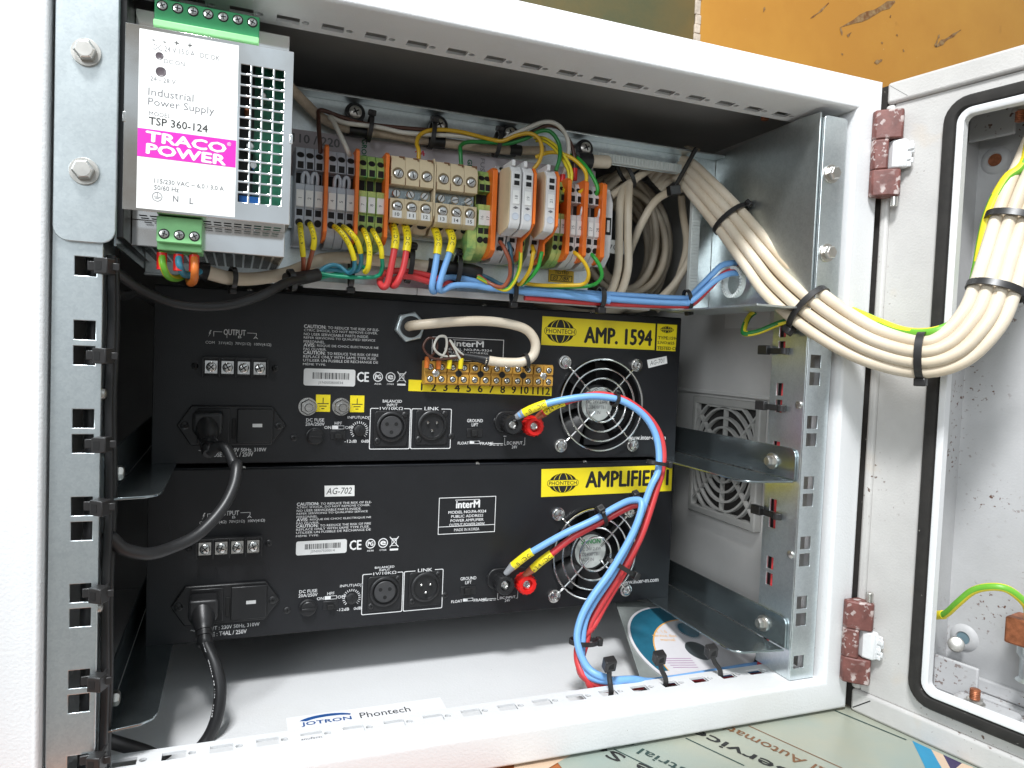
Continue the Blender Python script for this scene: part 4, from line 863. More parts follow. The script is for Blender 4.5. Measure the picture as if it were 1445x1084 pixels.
# twelve-way brown terminal strip on the yellow number strip
ns = B().prism([(175.8,53.2), (295.5,51.3), (295.6,59.2), (175.8,61.9)], 0.05, 0.3).obj('number_strip', M_yellow, amp1)
for k in range(12):
    x = 126 + (760-126)*k/11; 
    p0_ = (186.1,56.9); p1_ = (290.5,55.4); f = k/11; u, v = p0_[0]*(1-f)+p1_[0]*f, p0_[1]*(1-f)+p1_[1]*f; wd = 2.0 if k < 9 else 3.8
    text('strip_number', str(k+1), (u-wd, v-3.0, u+wd, v+3.0), M_blackink, ns, 0.35, 0.025, fit='h')
ts = thing('terminal_strip', 'brown twelve-way screw terminal strip on the upper amplifier above its numbers', 'terminal strip', (-213.6, 131, -30.8), UP)
p0_ = (185.6,68.5); p1_ = (292.5,67.2); L_ = p1_[0]-p0_[0]; vv = (p0_[1]+p1_[1])/2
for k in range(12):
    u = p0_[0] + L_*k/12; w_ = L_/12
    b = B(); b.box(u+0.15, u+w_-0.15, vv-9, vv+9, 0.4, 8); b.box(u+0.5, u+w_-0.5, vv-8, vv-0.9, 8, 10); b.box(u+0.5, u+w_-0.5, vv+0.9, vv+8, 8, 10); m = b.obj('terminal_module', M_brass, ts, 0.4)
    for dv in (-4.6, 4.6):
        c = u + w_/2; b = B(); b.cyl((c, vv+dv, 10.0), (c, vv+dv, 10.08), 2.5, n=16); b.obj('screw_well', M_hole, m)
        b = B(); b.lathe((c, vv+dv, 10.05), (0, 0, 1), [(1.9, 0), (1.9, 0.4), (1.5, 0.7)], 14); b.m = 1; a = random.uniform(0, pi); b.obox((c, vv+dv, 10.76), (cos(a)*1.6, sin(a)*1.6, 0), (-sin(a)*.25, cos(a)*.25, 0), (0, 0, .03)); b.obj('clamp_screw', [M_screw, M_hole], m)
for k in range(6):
    u = p0_[0] + L_*(2*k+1)/12; b = B()
    if k in (0, 5): b.lathe((u, vv, 8), (0, 0, 1), [(2.9, 0), (2.9, 2.2), (2.2, 2.8), (0.5, 3.0)], 18); b.obj('fixing_screw', M_screw, ts)
    else: b.lathe((u, vv, 8), (0, 0, 1), [(2.6, 2.1), (2.6, 2.2), (0.1, 2.15)], 18); b.obj('fixing_hole', M_hole, ts)
gp = (174.7,102.0)
b = B(); b.lathe((*gp, 0), (0, 0, 1), [(11.2, 0), (12.0, 0.8), (12.0, 5.0), (11.0, 6.0), (8.5, 6.0)], 6, a0=(cos(0.25), sin(0.25), 0)); gl = b.obj('cable_gland', M_steel_nut, amp1, 0.4)
B().lathe((*gp, 6.0), (0, 0, 1), [(8.2, 0), (8.0, 2.0), (6.5, 2.5)], 28).obj('gland_seal', M_blackpl, gl)

# ================================================================ power supply on the mounting plate
ps = thing('power_supply', 'chromed power supply box with white and magenta label', 'power supply', (-217, 0, 105), UP)
gx = [54.5 + 5.7*k/1.0 for k in range(4)]; us = [0]
for x in gx: us += [x, x + 4.7]
us.append(81); rows = [23.6 + 5.62*k for k in range(13)]; vs = [14]
for y in rows: vs += [y, y + 4.5]
vs.append(106.5)
b = B(); b.plate(us, vs, lambda i, j: i % 2 == 1 and j % 2 == 1, -1, 0); b.obj('front_cover', M_chrome, ps, 0.25)
b = B(); b.box(0, 1, 14, 106.5, -32, -1.02); b.box(80, 81, 14, 106.5, -32, -1.02); b.box(1.02, 79.98, 105.5, 106.5, -32, -1.02); b.obj('cover_sides', M_chrome, ps)
us = [1.02]; 
for k in range(14): us += [6 + 5.2*k, 9.9 + 5.2*k]
us.append(79.98)
b = B(); b.plate(us, [-32, -27, -22.5, -18, -13.5, -1.02], lambda i, j: i % 2 == 1 and j in (1, 3), 14, 15, lambda u, v, w: (u, w, v)); b.obj('cover_underside', M_chrome, ps)
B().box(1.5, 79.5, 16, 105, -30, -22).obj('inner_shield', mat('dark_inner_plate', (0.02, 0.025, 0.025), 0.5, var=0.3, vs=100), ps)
B().box(62, 79, 17, 104, -21.8, -20.8).obj('circuit_board', M_pcb, ps)
for u, v, r, m in ((60, 56, 2.6, M_screw), (62, 46, 2.4, M_screw), (66, 84, 2, M_bolt), (58, 76, 1.5, M_rust)): B().lathe((u, v, -21), (0, 0, 1), [(r, 0), (r, 10), (r*0.7, 11)], 14).obj('component', m, ps)
B().box(55, 66, 22, 28.5, -21, -8).obj('component', mat('blue_capacitor', (0.01, 0.12, 0.42), 0.4, var=0.1, vs=90), ps)
us = [0.6]
for k in range(14): us += [5 + 5.4*k, 9.2 + 5.4*k]
us.append(80.4); vs = [-119]
for k in range(12): vs += [-113 + 6.4*k, -108.4 + 6.4*k]
vs.append(-32.1)
b = B(); b.plate(us, vs, lambda i, j: i % 2 == 1 and j % 2 == 1, 0, 1, lambda u, v, w: (u, w, v)); b.obj('bottom_vent_panel', M_chrome, ps)
B().box(0.6, 80.4, 0, 14, -33.1, -32).obj('lower_ledge', M_chrome, ps, 0.3); B().box(0.6, 80.4, 106.5, 127, -33.1, -32).obj('upper_ledge', M_chrome, ps, 0.3)
b = B(); b.box(0.6, 1.6, 1, 127, -119, -33.2); b.box(79.4, 80.4, 1, 127, -119, -33.2); b.box(1.6, 79.4, 126, 127, -119, -33.2); b.box(1.6, 79.4, 1, 126, -119, -118); b.obj('rear_case', M_chrome, ps)
B().box(-2.6, 0.4, 0, 126, -119, -4).obj('insulating_side', M_blackpl, ps, 0.4)
for u, v in ((0.3, 60), (80.7, 60)): B().box(u-0.9, u+0.9, v-2.6, v+2.6, -1.5, 0.4).obj('cover_clip', M_chrome, ps, 0.3)
lab = B().box(6.5, 53.2, 15.2, 104.6, 0.05, 0.2).obj('front_label', M_paper, ps)
B().box(6.5, 53.0, 41.2, 55.3, 0.22, 0.3).obj('colour_band', M_magenta, lab)
text('brand_text', 'TRACO', (10.5, 48.6, 48, 53.6), M_paper, lab, 0.36, 0.05, -0.035); text('brand_text', 'POWER', (10.8, 42.4, 48, 47.4), M_paper, lab, 0.36, 0.05, -0.035)
text('brand_mark', '®', (48.6, 52.0, 50.6, 54.0), M_paper, lab, 0.36)
for s_, x0, y0, x1, y1, m, bd in (('Industrial', 11, 72.2, 32, 76.0, M_greyink, .004), ('Power Supply', 11, 66.2, 42, 71.0, M_greyink, .004), ('MODEL', 11.5, 62.2, 21.4, 64.3, M_greyink, 0), ('TSP 360-124', 11.5, 57.6, 39, 61.4, M_blackink, .012),
        ('115/230 VAC ~ 6,0 / 3,0 A', 14.5, 28.2, 47.5, 30.8, M_greyink, .006), ('50/60 Hz', 14.5, 25.2, 26, 27.6, M_greyink, .006), ('N', 23.4, 20.2, 25.8, 23.2, M_greyink, .01), ('L', 31.2, 19.9, 33, 22.9, M_greyink, .01), ('DC ON', 18.0, 89.4, 27.5, 91.6, M_greyink, 0), ('24 - 28 V', 11.8, 79.6, 23.5, 81.8, M_greyink, 0), ('DC 24 V 15.0 A   DC OK', 13, 95.2, 44, 97.8, M_greyink, 0), ('-   -   +   +', 12.4, 99.4, 30.8, 101.6, M_blackink, .01)):
    text('printed_text', s_, (x0, y0, x1, y1), m, lab, 0.26, bd, -0.01)
b = B(); b.lathe((16, 21.8, 0.24), (0, 0, 1), [(2.4, 0), (2.4, .04), (2.05, .04), (2.05, 0)], 24, close=True); b.box(15.85, 16.15, 21.8, 24, .24, .3); b.box(14.4, 17.6, 21.5, 21.8, .24, .3); b.box(15, 17, 20.8, 21.05, .24, .3); b.obj('earth_symbol', M_greyink, lab)
for u, v, r in ((15.8, 92.6, 1.9), (16.6, 84.8, 2.5)):
    b = B(); b.lathe((u, v, 0.25), (0, 0, 1), [(r, 0), (r*0.9, 0.12), (r*0.75, 0.0), (0, 0.02)], 18); b.obj('adjust_hole', mat('shadowed_potentiometer', (0.10, 0.08, 0.09), 0.3, var=0.3, vs=300), lab)
def plug(name, u0, v0, v1, n, m1, m2, top):
    t = B(); L = n*7.3; t.box(u0, u0+L, v0, v1, -32, -12); t.box(u0, u0+L, v0 + (0 if top else 3.5), v1 - (3.5 if top else 0) + (3.4 if top else 0), -12, -7.5)
    t = t.obj(name, m1, ps, 0.5)
    for k in range(n):
        u = u0 + 7.3*(k+0.5)
        v = v1-3.6 if top else v0+7.8
        b = B(); b.lathe((u, v, -7.5), (0, 0, 1), [(2.7, 0), (2.7, 0.1), (2.3, 0.1), (2.2, 0.05)], 16); b.m = 1; b.lathe((u, v, -7.4), (0, 0, 1), [(2.1, 0.1), (2.1, 0.3), (1.6, 0.5)], 14)
        b.m = 0; a = random.uniform(0, pi)
        for kk in (0, 1): b.obox((u, v, -6.9), (cos(a+kk*pi/2)*1.5, sin(a+kk*pi/2)*1.5, 0), (-sin(a+kk*pi/2)*.25, cos(a+kk*pi/2)*.25, 0), (0, 0, .04))
        b.obj('clamp_screw', [M_hole, M_screw], t)
    return t
plug('output_plug', 12.2, 108.5, 124.5, 7, M_gdark, M_gdark, True)
ip = plug('input_plug', 15.2, -3.5, 13.5, 3, M_gplug, M_gplug, False)
b = B(); b.box(12.2, 63.2, 108.6, 112.0, -12, -3); b.obj('plug_skirt', M_gplug, ps, 0.5)

# ================================================================ terminal blocks on the mounting rail
TY = 121.0
def term_profile(k=0.0):
    """side view (distance from the plate, height)"""
    return [(4, 122), (22, 121.5), (33, 126.5), (37, 131), (38.5, 138), (38.5, 143.5), (40.0, 144.2), (40.0, 159.2), (36.5, 159.8), (31.5, 160.2), (31.5, 168.2), (38.3, 168.8), (38.3, 174.6), (33, 184), (22, 187), (4, 187)]
def slim_terminal(x, wd, m, number, label, group, jumper=False, dirty=0.0):
    t = thing('terminal_block', label, 'terminal block', (x, TY, 122), group=group)
    b = B(); b.prism([(-d, z-122) for d, z in term_profile()], -wd/2+0.12, wd/2-0.12, 'x'); b.obj('body', m, t, 0.25)
    hw = wd*0.36
    def on(d0, z0, d1, z1, f, out):     # point on a sloped front face
        d = d0 + (d1-d0)*f; z = z0 + (z1-z0)*f; nx, nz = (z1-z0), -(d1-d0); L = math.hypot(nx, nz); return (0, -(d + nx/L*out), z-122 + nz/L*out), (0, -nx/L, nz/L)
    for seg, f in (((38.3, 174.6, 33, 184), 0.42), ((38.5, 138, 37, 131), 0.50)):
        s0 = seg if seg[1] < seg[3] else (seg[2], seg[3], seg[0], seg[1])
        p, nrm = on(*s0, f if seg[1] < seg[3] else 1-f, 0.0)
        b = B(); b.lathe(p, nrm, [(hw+0.25, 0.0), (hw+0.25, 0.12), (hw, 0.12), (hw*0.98, 0.04), (0, 0.04)], 20); b.obj('wire_entry', M_hole, t)
    for z0, z1 in ((169.4, 173.9), (138.8, 143.0)):
        b = B(); d = 38.3 if z0 > 160 else 38.5; b.box(-hw*0.9, hw*0.9, -d-0.08, -d, z0-122, z1-122); b.obj('tool_slot', M_hole, t)
    b = B(); b.box(-wd/2+0.7, wd/2-0.7, -31.62, -31.52, 160.6-122, 167.8-122); b.obj('bridge_slot', M_hole, t)
    b = B(); b.box(-hw*1.12, hw*1.12, -40.7, -40.05, 144.6-122, 155.2-122); mk = b.obj('marker_tag', M_paper, t, 0.2)
    if number: text('marker_number', number, (-1, 26.8, 1, 29.0), M_greyink, mk, 40.78, 0.004, pi/2, fit='h', fn=lambda u, v, w: (u, -w, v))
    if jumper:
        b = B(); b.tube([(1.3, -33, 37.8), (1.3, -39.0, 38.0), (1.4, -40.2, 42.5), (3.1, -40.4, 44.6), (4.8, -40.2, 42.5), (4.9, -39.0, 38.0), (4.9, -33, 37.8)], 1.15, 8, sub=4); b.obj('jumper', m, t)
    return t
def separator(x, label, z0=124, z1=186, d=44.5, wd=2.4, m=None):
    b = B(); pr = [(6, z0+6), (22, z0), (d-6, z0+1), (d, z0+5), (d, z1-2), (d-3, z1), (6, z1)]
    b.prism([(TY-q, z) for q, z in pr], x-wd/2, x+wd/2, 'x')
    return single(b, 'separator_plate', m or M_orange, label, 'separator', 'orange separator plates between terminals', 0.3)
ORD = ('first', 'second', 'third', 'fourth', 'fifth', 'sixth')
gx_ = [(-125.0,84.0,178.5)[0], (-119.1,84.0,178.4)[0], (-113.1,84.0,178.2)[0], (-104.6,84.0,178.4)[0], (-98.7,84.0,178.4)[0], (-92.6,84.0,178.1)[0]]
for k, x in enumerate(gx_):
    slim_terminal(x, 5.9, M_grey, str(k+1), '%s grey terminal block counted from the power supply' % ORD[k], 'slim grey terminal blocks', k in (0, 1, 3, 4))
ggx = [(-84.4,84.0,178.0)[0], (-78.5,84.0,178.0)[0], (-72.6,84.0,177.9)[0]]
for k, x in enumerate(ggx): slim_terminal(x, 5.8, M_gterm, str(7+k), ('left', 'middle', 'right')[k] + ' one of three green and yellow earth terminals left of the beige row', 'green and yellow earth terminals')
for x, l in (((-109.0,78.0,171.7)[0], 'orange separator plate standing among the grey terminals nearest the power supply'), ((-89.1,78.0,170.8)[0], 'orange separator plate between grey and green terminals'), ((-69.2,78.0,169.8)[0], 'orange separator plate at the left of the beige terminals')): separator(x, l)
# wide beige screw terminals
def beige(x, number, label):
    wd = 10.1; t = thing('terminal_block', label, 'terminal block', (x, TY, 139), group='wide beige screw terminals')
    pr = [(4, -2), (24, -3), (30, 2), (38, 1.5), (43, 4), (43, 17.2), (33, 17.5), (33, 26.2), (43, 26.5), (43, 40), (40, 46), (22, 48), (4, 48)]
    b = B(); b.prism([(-d, z) for d, z in pr], -wd/2+0.1, wd/2-0.1, 'x'); b.obj('body', M_beige, t, 0.35)
    b = B(); b.box(-wd/2+0.1, wd/2-0.1, -33.9, -33.05, 17.8, 26); b.obj('bridge_bar', M_galvd, t)
    for z, d in ((34.0, 43), (21.8, 33.9), (12.0, 43)):
        b = B()
        if d > 40: b.lathe((0, -d, z), (0, -1, 0), [(3.9, 0), (3.9, 0.15), (3.6, 0.15), (3.4, 0.06), (0, 0.06)], 24); b.obj('screw_well', mat('shaded_well_beige', (0.20, 0.15, 0.08), 0.6, var=0.2, vs=90) if 'shaded_well_beige' not in MATS else MATS['shaded_well_beige'], t)  # darker beige paints the shade inside the screw well
        b = B(); h = 0.1 if d > 40 else 0; a = random.uniform(0.1, 3.0)
        b.lathe((0.2, -d-h, z-0.3), (0, -1, 0), [(2.9, 0), (2.9, 0.8 if d > 40 else 3.6), (2.3, 1.1 if d > 40 else 4.2)], 20); b.m = 1
        b.obox((0.2, -d-h-(1.1 if d > 40 else 4.2), z-0.3), (cos(a)*2.2, 0, sin(a)*2.2), (-sin(a)*.32, 0, cos(a)*.32), (0, .05, 0)); b.obj('clamp_screw', [M_screw, M_hole], t)
    b = B(); b.box(0.6, 4.2, -41.5, -40.5, 45.2, 45.9); b.box(3.5, 4.2, -42, -40, 44, 45.9); b.obj('latch_mark', M_brownp, t)
    b = B(); b.box(-wd/2+0.05, -wd/2+0.5, -43.1, -42.9, 26.5, 31.5); b.obj('side_slot', M_brownp, t)
    b = B(); b.box(-3.2, 3.2, -43.6, -43.05, 3.9, 8.9); mk = b.obj('marker_tag', M_paper, t, 0.2); text('marker_number', number, (-1.5, 5.2, 1.5, 7.5), M_blackink, mk, 43.68, 0.01, fn=lambda u, v, w: (u, -w, v))
    b = B(); b.lathe((0, -33, 1.6), (0, -0.5, -1), [(3.4, 0), (3.4, 0.3), (3.0, 0.3), (3.0, 0.1), (0, 0.1)], 18); b.obj('wire_entry', M_hole, t)
bx_ = [(-61.7,78.0,173.4)[0], (-51.8,78.0,173.4)[0], (-41.9,78.0,173.4)[0], (-30.0,78.0,172.8)[0], (-20.0,78.0,173.1)[0], (-10.0,78.0,173.1)[0]]
for k, x in enumerate(bx_): beige(x, str(10+k), ('leftmost', 'second', 'third', 'fourth', 'fifth', 'rightmost')[k] + ' of the six wide beige screw terminals, marked %d' % (10+k))
b = B(); b.prism([(TY-4, 138), (TY-36, 142), (TY-42.5, 147), (TY-42.5, 182), (TY-38, 187), (TY-4, 187)], bx_[2]+5.4, bx_[3]-5.4, 'x'); single(b, 'end_cover', M_beige, 'thin beige end cover between beige terminals marked 12 and 13', 'end cover')
g2 = [(-0.3,84.0,177.9)[0], (4.2,84.0,177.2)[0]]
for k, x in enumerate(g2): slim_terminal(x, 5.6, M_gterm, str(16+k), ('left', 'right')[k] + ' one of two earth terminals between beige row and tall fuse blocks', 'green and yellow earth terminals')
b = B(); b.prism([(TY-d, z) for d, z in ((4, 121), (28, 120.5), (38, 128), (38, 146), (4, 150))], g2[0]-9.5, g2[0]-3.0, 'x'); single(b, 'earth_block', M_gterm, 'green and yellow terminal foot below the right end of the beige row', 'terminal block')
separator((7.4,78.0,168.9)[0], 'orange separator plate between beige row and tall fuse blocks', 122, 185.5, 44.5, 3.6)
# fuse terminals: slim base with a tall plug-in fuse carrier
def fuse(x, number, label, side):
    wd = 7.8; t = thing('fuse_terminal', label, 'fuse terminal', (x, TY, 122), group='plug-in fuse terminals')
    b = B(); b.prism([(-d, z-122) for d, z in ((4, 122), (24, 121), (34, 127), (38, 140), (38, 184), (30, 190), (4, 190))], -wd/2+0.1, wd/2-0.1, 'x'); b.obj('base', M_lgrey, t, 0.3)
    b = B(); b.prism([(-d, z-122) for d, z in ((37, 143), (46, 137.5), (62, 140.5), (65, 144.5), (65, 179), (61, 183.5), (46, 185), (37, 182))], -wd/2+0.1, wd/2-0.1, 'x'); c = b.obj('fuse_carrier', [M_lgrey], t, 0.7, 3)
    b = B(); b.box(-3.5, -1.0, -64.5, -46, 183-122, 187-122); b.obj('carrier_latch', M_lgrey, c, 0.4)
    b = B(); b.box(-2.6, 2.6, -65.5, -65.05, 168.5-122, 178.2-122); b.obj('window_frame', M_lgrey, c, 0.15)
    for z in (174.2, 169.6): b = B(); b.box(-1.9, 1.9, -65.75, -65.5, z-122, z+3.0-122); b.obj('window', M_hole, c)
    b = B(); b.box(-2.5, 2.5, -65.6, -65.05, 156.8-122, 166.2-122); mk = b.obj('marker_tag', M_paper, c, 0.15); text('marker_number', number, (-1, 38.4, 1, 40.6), M_greyink, mk, 65.7, 0.004, pi/2, fit='h', fn=lambda u, v, w: (u, -w, v))
    b = B(); b.add([(-2.0, -65.15, 32.4), (0, -65.15, 31.4), (2.0, -65.15, 32.4), (0, -65.15, 33.4)], [(0, 1, 2, 3)]); b.obj('printed_mark', M_greyink, c)
    b = B(); b.lathe((0, -65.0, 148.6-122), (0, -1, 0), [(2.5, 0), (2.5, 0.3), (2.1, 0.3), (1.9, 0.1), (0, 0.1)], 18); b.obj('lamp_hole', M_grey, c)
    if side:
        b = B(); b.prism([(-d, z-122) for d, z in ((37, 143), (46, 137.8), (61.5, 140.8), (64, 145), (64, 178.5), (60, 182.8), (46, 184.5), (37, 182))], -wd/2-0.5, -wd/2+0.08, 'x'); b.obj('side_cheek', M_beige, c, 0.3)
    for z in (134,):
        b = B(); b.box(-2.0, 2.0, -37.4, -37.0, 135-122, 139.5-122); b.obj('tool_slot', M_hole, t)
        b = B(); b.lathe((0, -35.2, 129.8-122), (0, -0.8, -0.55), [(2.5, 0), (2.5, 0.2), (2.1, 0.2), (2.0, 0.1), (0, 0.1)], 16); b.obj('wire_entry', M_hole, t)
    b = B(); b.lathe((0, -34.4, 187.2-122), (0, -0.7, 0.75), [(2.4, 0), (2.4, 0.2), (2.0, 0.2), (2.0, 0.1), (0, 0.1)], 16); b.obj('wire_entry', M_hole, t)
fx_ = [(15.8,56.0,163.3)[0], (24.6,56.0,162.4)[0], (42.0,56.0,164.4)[0]]
for k, x in enumerate(fx_): fuse(x, ('18', '19', '21')[k], ('left tall light grey fuse terminal of the adjoining pair', 'right tall light grey fuse terminal of the adjoining pair', 'tall light grey fuse terminal standing by itself')[k], k in (0, 2))
for x, l in ((fx_[1]+5.0, 'tall orange separator closing the adjoining pair of fuse terminals'), (fx_[2]+5.0, 'tall orange separator closing the lone fuse terminal')):
    b = B(); b.prism([(TY-d, z) for d, z in ((6, 126), (24, 121), (40, 123), (44, 127), (44, 135), (58, 139), (66, 144.5), (66, 179), (62, 183.5), (6, 187))], x-0.9, x+0.9, 'x'); single(b, 'separator_plate', M_orange, l, 'separator', 'orange separator plates between terminals', 0.3)
slim_terminal((fx_[1]+fx_[2])/2 - 1.5, 5.6, M_gterm, '20', 'earth terminal tucked between the fuse pair and the lone fuse', 'green and yellow earth terminals')
g3 = [(58.4,84.0,143.1)[0], (63.2,84.0,142.5)[0]]
for k, x in enumerate(g3): slim_terminal(x, 4.8, M_gterm, str(23+k), ('left', 'right')[k] + ' one of two earth terminals right of the fuse terminal marked 21', 'green and yellow earth terminals')
separator((65.6,78.0,152.0)[0], 'orange separator plate right of the last earth terminals', 124.5, 185.5, 44.5, 3.2)
s25 = [(71.3,84.0,168.8)[0], (77.0,84.0,169.4)[0], (86.2,84.0,170.5)[0], (91.8,84.0,170.0)[0]]
for k, x in enumerate(s25): slim_terminal(x, 5.4, M_lgrey, str(25+k), ('light grey terminal block marked 25 beside the last earth terminals', 'light grey terminal with white jumper left of the last two separators', 'light grey terminal block marked 27 between the two last separators', 'light grey terminal with white jumper beside the rightmost separator')[k], 'light grey terminal blocks at the right', k in (1, 3))
separator((79.6,78.0,153.4)[0], 'orange separator plate between light grey terminals 26 and 27', 124.5, 185.5, 44.5, 3.2); separator((94.7,78.0,154.9)[0], 'rightmost orange separator plate beside the end clamp', 124.5, 185.5, 44.5, 3.6)
xe = (102.4,84.0,161.8)[0]
es = thing('end_clamp', 'light grey end clamp closing the terminal row at the right', 'end clamp', (xe, TY, 128))
b = B(); b.prism([(-d, z-128) for d, z in ((4, 128), (26, 124), (34, 132), (36, 146), (36, 172), (30, 184), (4, 186))], -4.2, 4.2, 'x'); b.obj('body', M_lgrey, es, 0.6)
B().box(-2.8, 3.0, -36.4, -36.05, 20, 33).obj('screw_slot', M_hole, es); B().box(-1.0, 1.5, -37.2, -36.45, 22, 31).obj('clamp_tongue', M_lgrey, es, 0.3)
# P-clips holding the wiring loom to the plate
for k, (p, l) in enumerate((((-86.4,116.0,220.6), 'black P-clip with cross-head screw nearest the power supply'), ((-25.3,116.0,220.7), 'black P-clip with cross-head screw above the beige terminals'), ((31.0,116.0,222.4), 'black P-clip with screw half hidden behind the looped wires'), ((94.3,114.0,219.6), 'black P-clip with cross-head screw at the end of the braided loom'))):
    t = thing('cable_clip', l, 'cable clip', p, group='black P-clips along the upper loom')
    b = B(); b.lathe((0, 0, 0), (0, -1, 0), [(7.2, -3), (7.2, 0.6), (6.6, 1.2)], 26); b.box(-6, 6, -0.6, 3, -16, 0); b.obj('clip_body', M_blackpl, t, 0.4)
    b = B(); b.lathe((0, -1.2, 0), (0, -1, 0), [(4.6, 0), (4.4, 1.4), (3.0, 2.4), (0.8, 2.7)], 22); b.m = 1
    for kk in (0, 1): c, s_ = cos(0.5+kk*pi/2), sin(0.5+kk*pi/2); b.obox((0, -3.85, 0), (c*2.6, 0, s_*2.6), (-s_*.5, 0, c*.5), (0, .12, 0))
    b.obj('clip_screw', [M_bolt, M_hole], t)

# ================================================================ cables, wires and ties
def cable(name, pts, r, m, label, cat='cable', group=None, n=10, stripe=None, sub=6):
    b = B(); b.tube(pts, r, n, sub, stripe=stripe); return single(b, name, m, label, cat, group)
def lead(name, label, m, pts, r, cat='wire', group=None, sleeve=None, ends=None, stripe=None, print_=None):
    """a wire made of its insulation and, where the photograph shows one, a printed yellow marker sleeve"""
    t = thing(name, label, cat, pts[-1], group=group)
    loc = Vector(pts[-1]); q = [tuple(Vector(p) - loc) for p in pts]
    b = B(); b.tube(q, r, 10, 6, stripe=stripe); b.obj('insulation', m, t)
    if sleeve:
        sp = smooth_path([Vector(x) for x in q], 6); near = lambda w: min(range(len(sp)), key=lambda i: (sp[i] - (Vector(w) - loc)).length)
        i0, i1 = near(sleeve[0]), near(sleeve[-1]); s_ = sp[i0:i1+1]; b = B(); b.tube(s_, r*1.25, 14, straight=True); so = b.obj('marker_sleeve', W_sleeve, t)
        if print_: path_text(print_, s_, r*1.25, so)
    for p, d, rr, L, m2 in (ends or []):
        p = Vector(p) - loc; b = B(); b.cyl(p, p + Vector(d).normalized()*L, rr, n=12); b.obj('ferrule', m2, t)
    return t
CAMP = Vector((-161.1,-416.6,53.7))
def path_text(body, pts, r, parent, h=None, ink=None):
    """letters printed one by one along a sleeve, on the side that faces the door opening"""
    seg = [(pts[i+1]-pts[i]).length for i in range(len(pts)-1)]; L = sum(seg); h = h or r*1.0; adv = min(L*0.9/len(body), h*1.05); s0 = (L - adv*len(body))/2; b = B()
    loc = parent.parent.location/S
    for k, ch in enumerate(body):
        s_ = s0 + adv*(k+0.5); i = 0
        while i < len(seg)-1 and s_ > seg[i]: s_ -= seg[i]; i += 1
        p = pts[i].lerp(pts[i+1], min(1, s_/max(seg[i], 1e-6))); T = (pts[i+1]-pts[i]).normalized()
        V = Vector((-0.15, -1, 0.0)); V = (V - T*V.dot(T)).normalized(); U_ = T; Wd = V.cross(U_)
        key = (ch, 0.0, 'LEFT', 1.0, 0.0, 1.0)
        if ch == ' ': continue
        if key not in _txt: text('tmp', ch, (0, 0, 1, 1), M_blackink, parent); o = C.objects[-1]; bpy.data.objects.remove(o)
        VV, F = _txt[key]; x0 = min(v[0] for v in VV); x1 = max(v[0] for v in VV); y1 = max(v[1] for v in VV); y0 = min(v[1] for v in VV); sc_ = h/0.72
        vs = []
        for v in VV:
            a = (v[0]-(x0+x1)/2)*sc_; c = (v[1]-0.36)*sc_; th = c/r
            vs.append(p + U_*a + (Wd*sin(th) + V*cos(th))*(r+0.08))
        b.add(vs, F)
    if b.v: b.obj('printed_text' if ink else 'sleeve_print', ink or M_blackink, parent)

# --- marked wires under the terminals
TB = 'marked wires under the terminals'
lead('marked_wire', 'brown wire with yellow 230VAC sleeve from the first grey terminal', W_rbrown, [(-124.1,90.0,137.1),(-124.0,78.0,126.8),(-122.0,80.0,112.0),(-121.3,86.0,105.0),(-121.4,92.0,101.1)], 1.5, sleeve=[(-124.2,89.0,136.9),(-124.0,78.0,126.8),(-122.0,80.0,111.5)], print_='230VAC-9', group=TB)
lead('marked_wire', 'brown wire with yellow 230VAC sleeve from the second grey terminal', W_rbrown, [(-118.4,90.0,137.0),(-117.3,78.0,130.3),(-115.7,77.0,123.7),(-116.0,79.0,117.2),(-117.4,86.0,109.2),(-118.6,92.0,101.8)], 1.5, sleeve=[(-118.5,89.0,136.8),(-117.3,78.0,130.3),(-115.5,77.0,123.7),(-115.7,79.0,117.2)], print_='230VAC-9', group=TB)
lead('marked_wire', 'teal blue wire with yellow sleeve from the fourth grey terminal', W_teal, [(-104.4,90.0,136.7),(-99.1,77.0,130.0),(-93.2,76.0,121.7),(-89.3,78.0,112.1),(-88.8,82.0,106.7),(-91.5,88.0,104.3),(-97.0,92.0,108.7),(-103.9,92.0,108.7),(-111.9,92.0,102.8)], 1.5, sleeve=[(-104.5,89.0,136.5),(-103.6,80.0,133.9),(-99.1,77.0,130.0),(-93.2,76.0,121.7),(-89.1,78.0,112.1)], print_='230VAC-N', group=TB)
lead('marked_wire', 'teal blue wire with yellow sleeve from the fifth grey terminal', W_teal, [(-97.8,90.0,136.6),(-93.6,75.0,130.3),(-88.3,74.0,123.9),(-85.4,77.0,117.2),(-84.0,82.0,111.5),(-86.1,88.0,106.0),(-95.2,94.0,106.3),(-105.0,94.0,106.0),(-111.7,94.0,103.5)], 1.5, sleeve=[(-98.0,89.0,136.5),(-97.6,78.0,133.7),(-93.6,75.0,130.3),(-88.3,74.0,123.9),(-85.4,77.0,117.2)], print_='230VAC-N', group=TB)
lead('marked_wire', 'green wire with yellow sleeve bent back under the left earth terminal', W_tgreen, [(-83.4,90.0,136.6),(-82.3,76.0,128.6),(-80.1,74.0,119.8),(-80.2,76.0,108.2),(-81.6,82.0,105.3),(-82.1,92.0,109.7),(-94.9,96.0,105.0),(-111.6,94.0,99.6)], 1.5, sleeve=[(-83.6,89.0,136.5),(-82.3,76.0,128.6),(-80.1,74.0,119.8),(-80.0,76.0,109.2),(-81.5,81.0,105.7)], print_='230VAC-PE', group=TB)
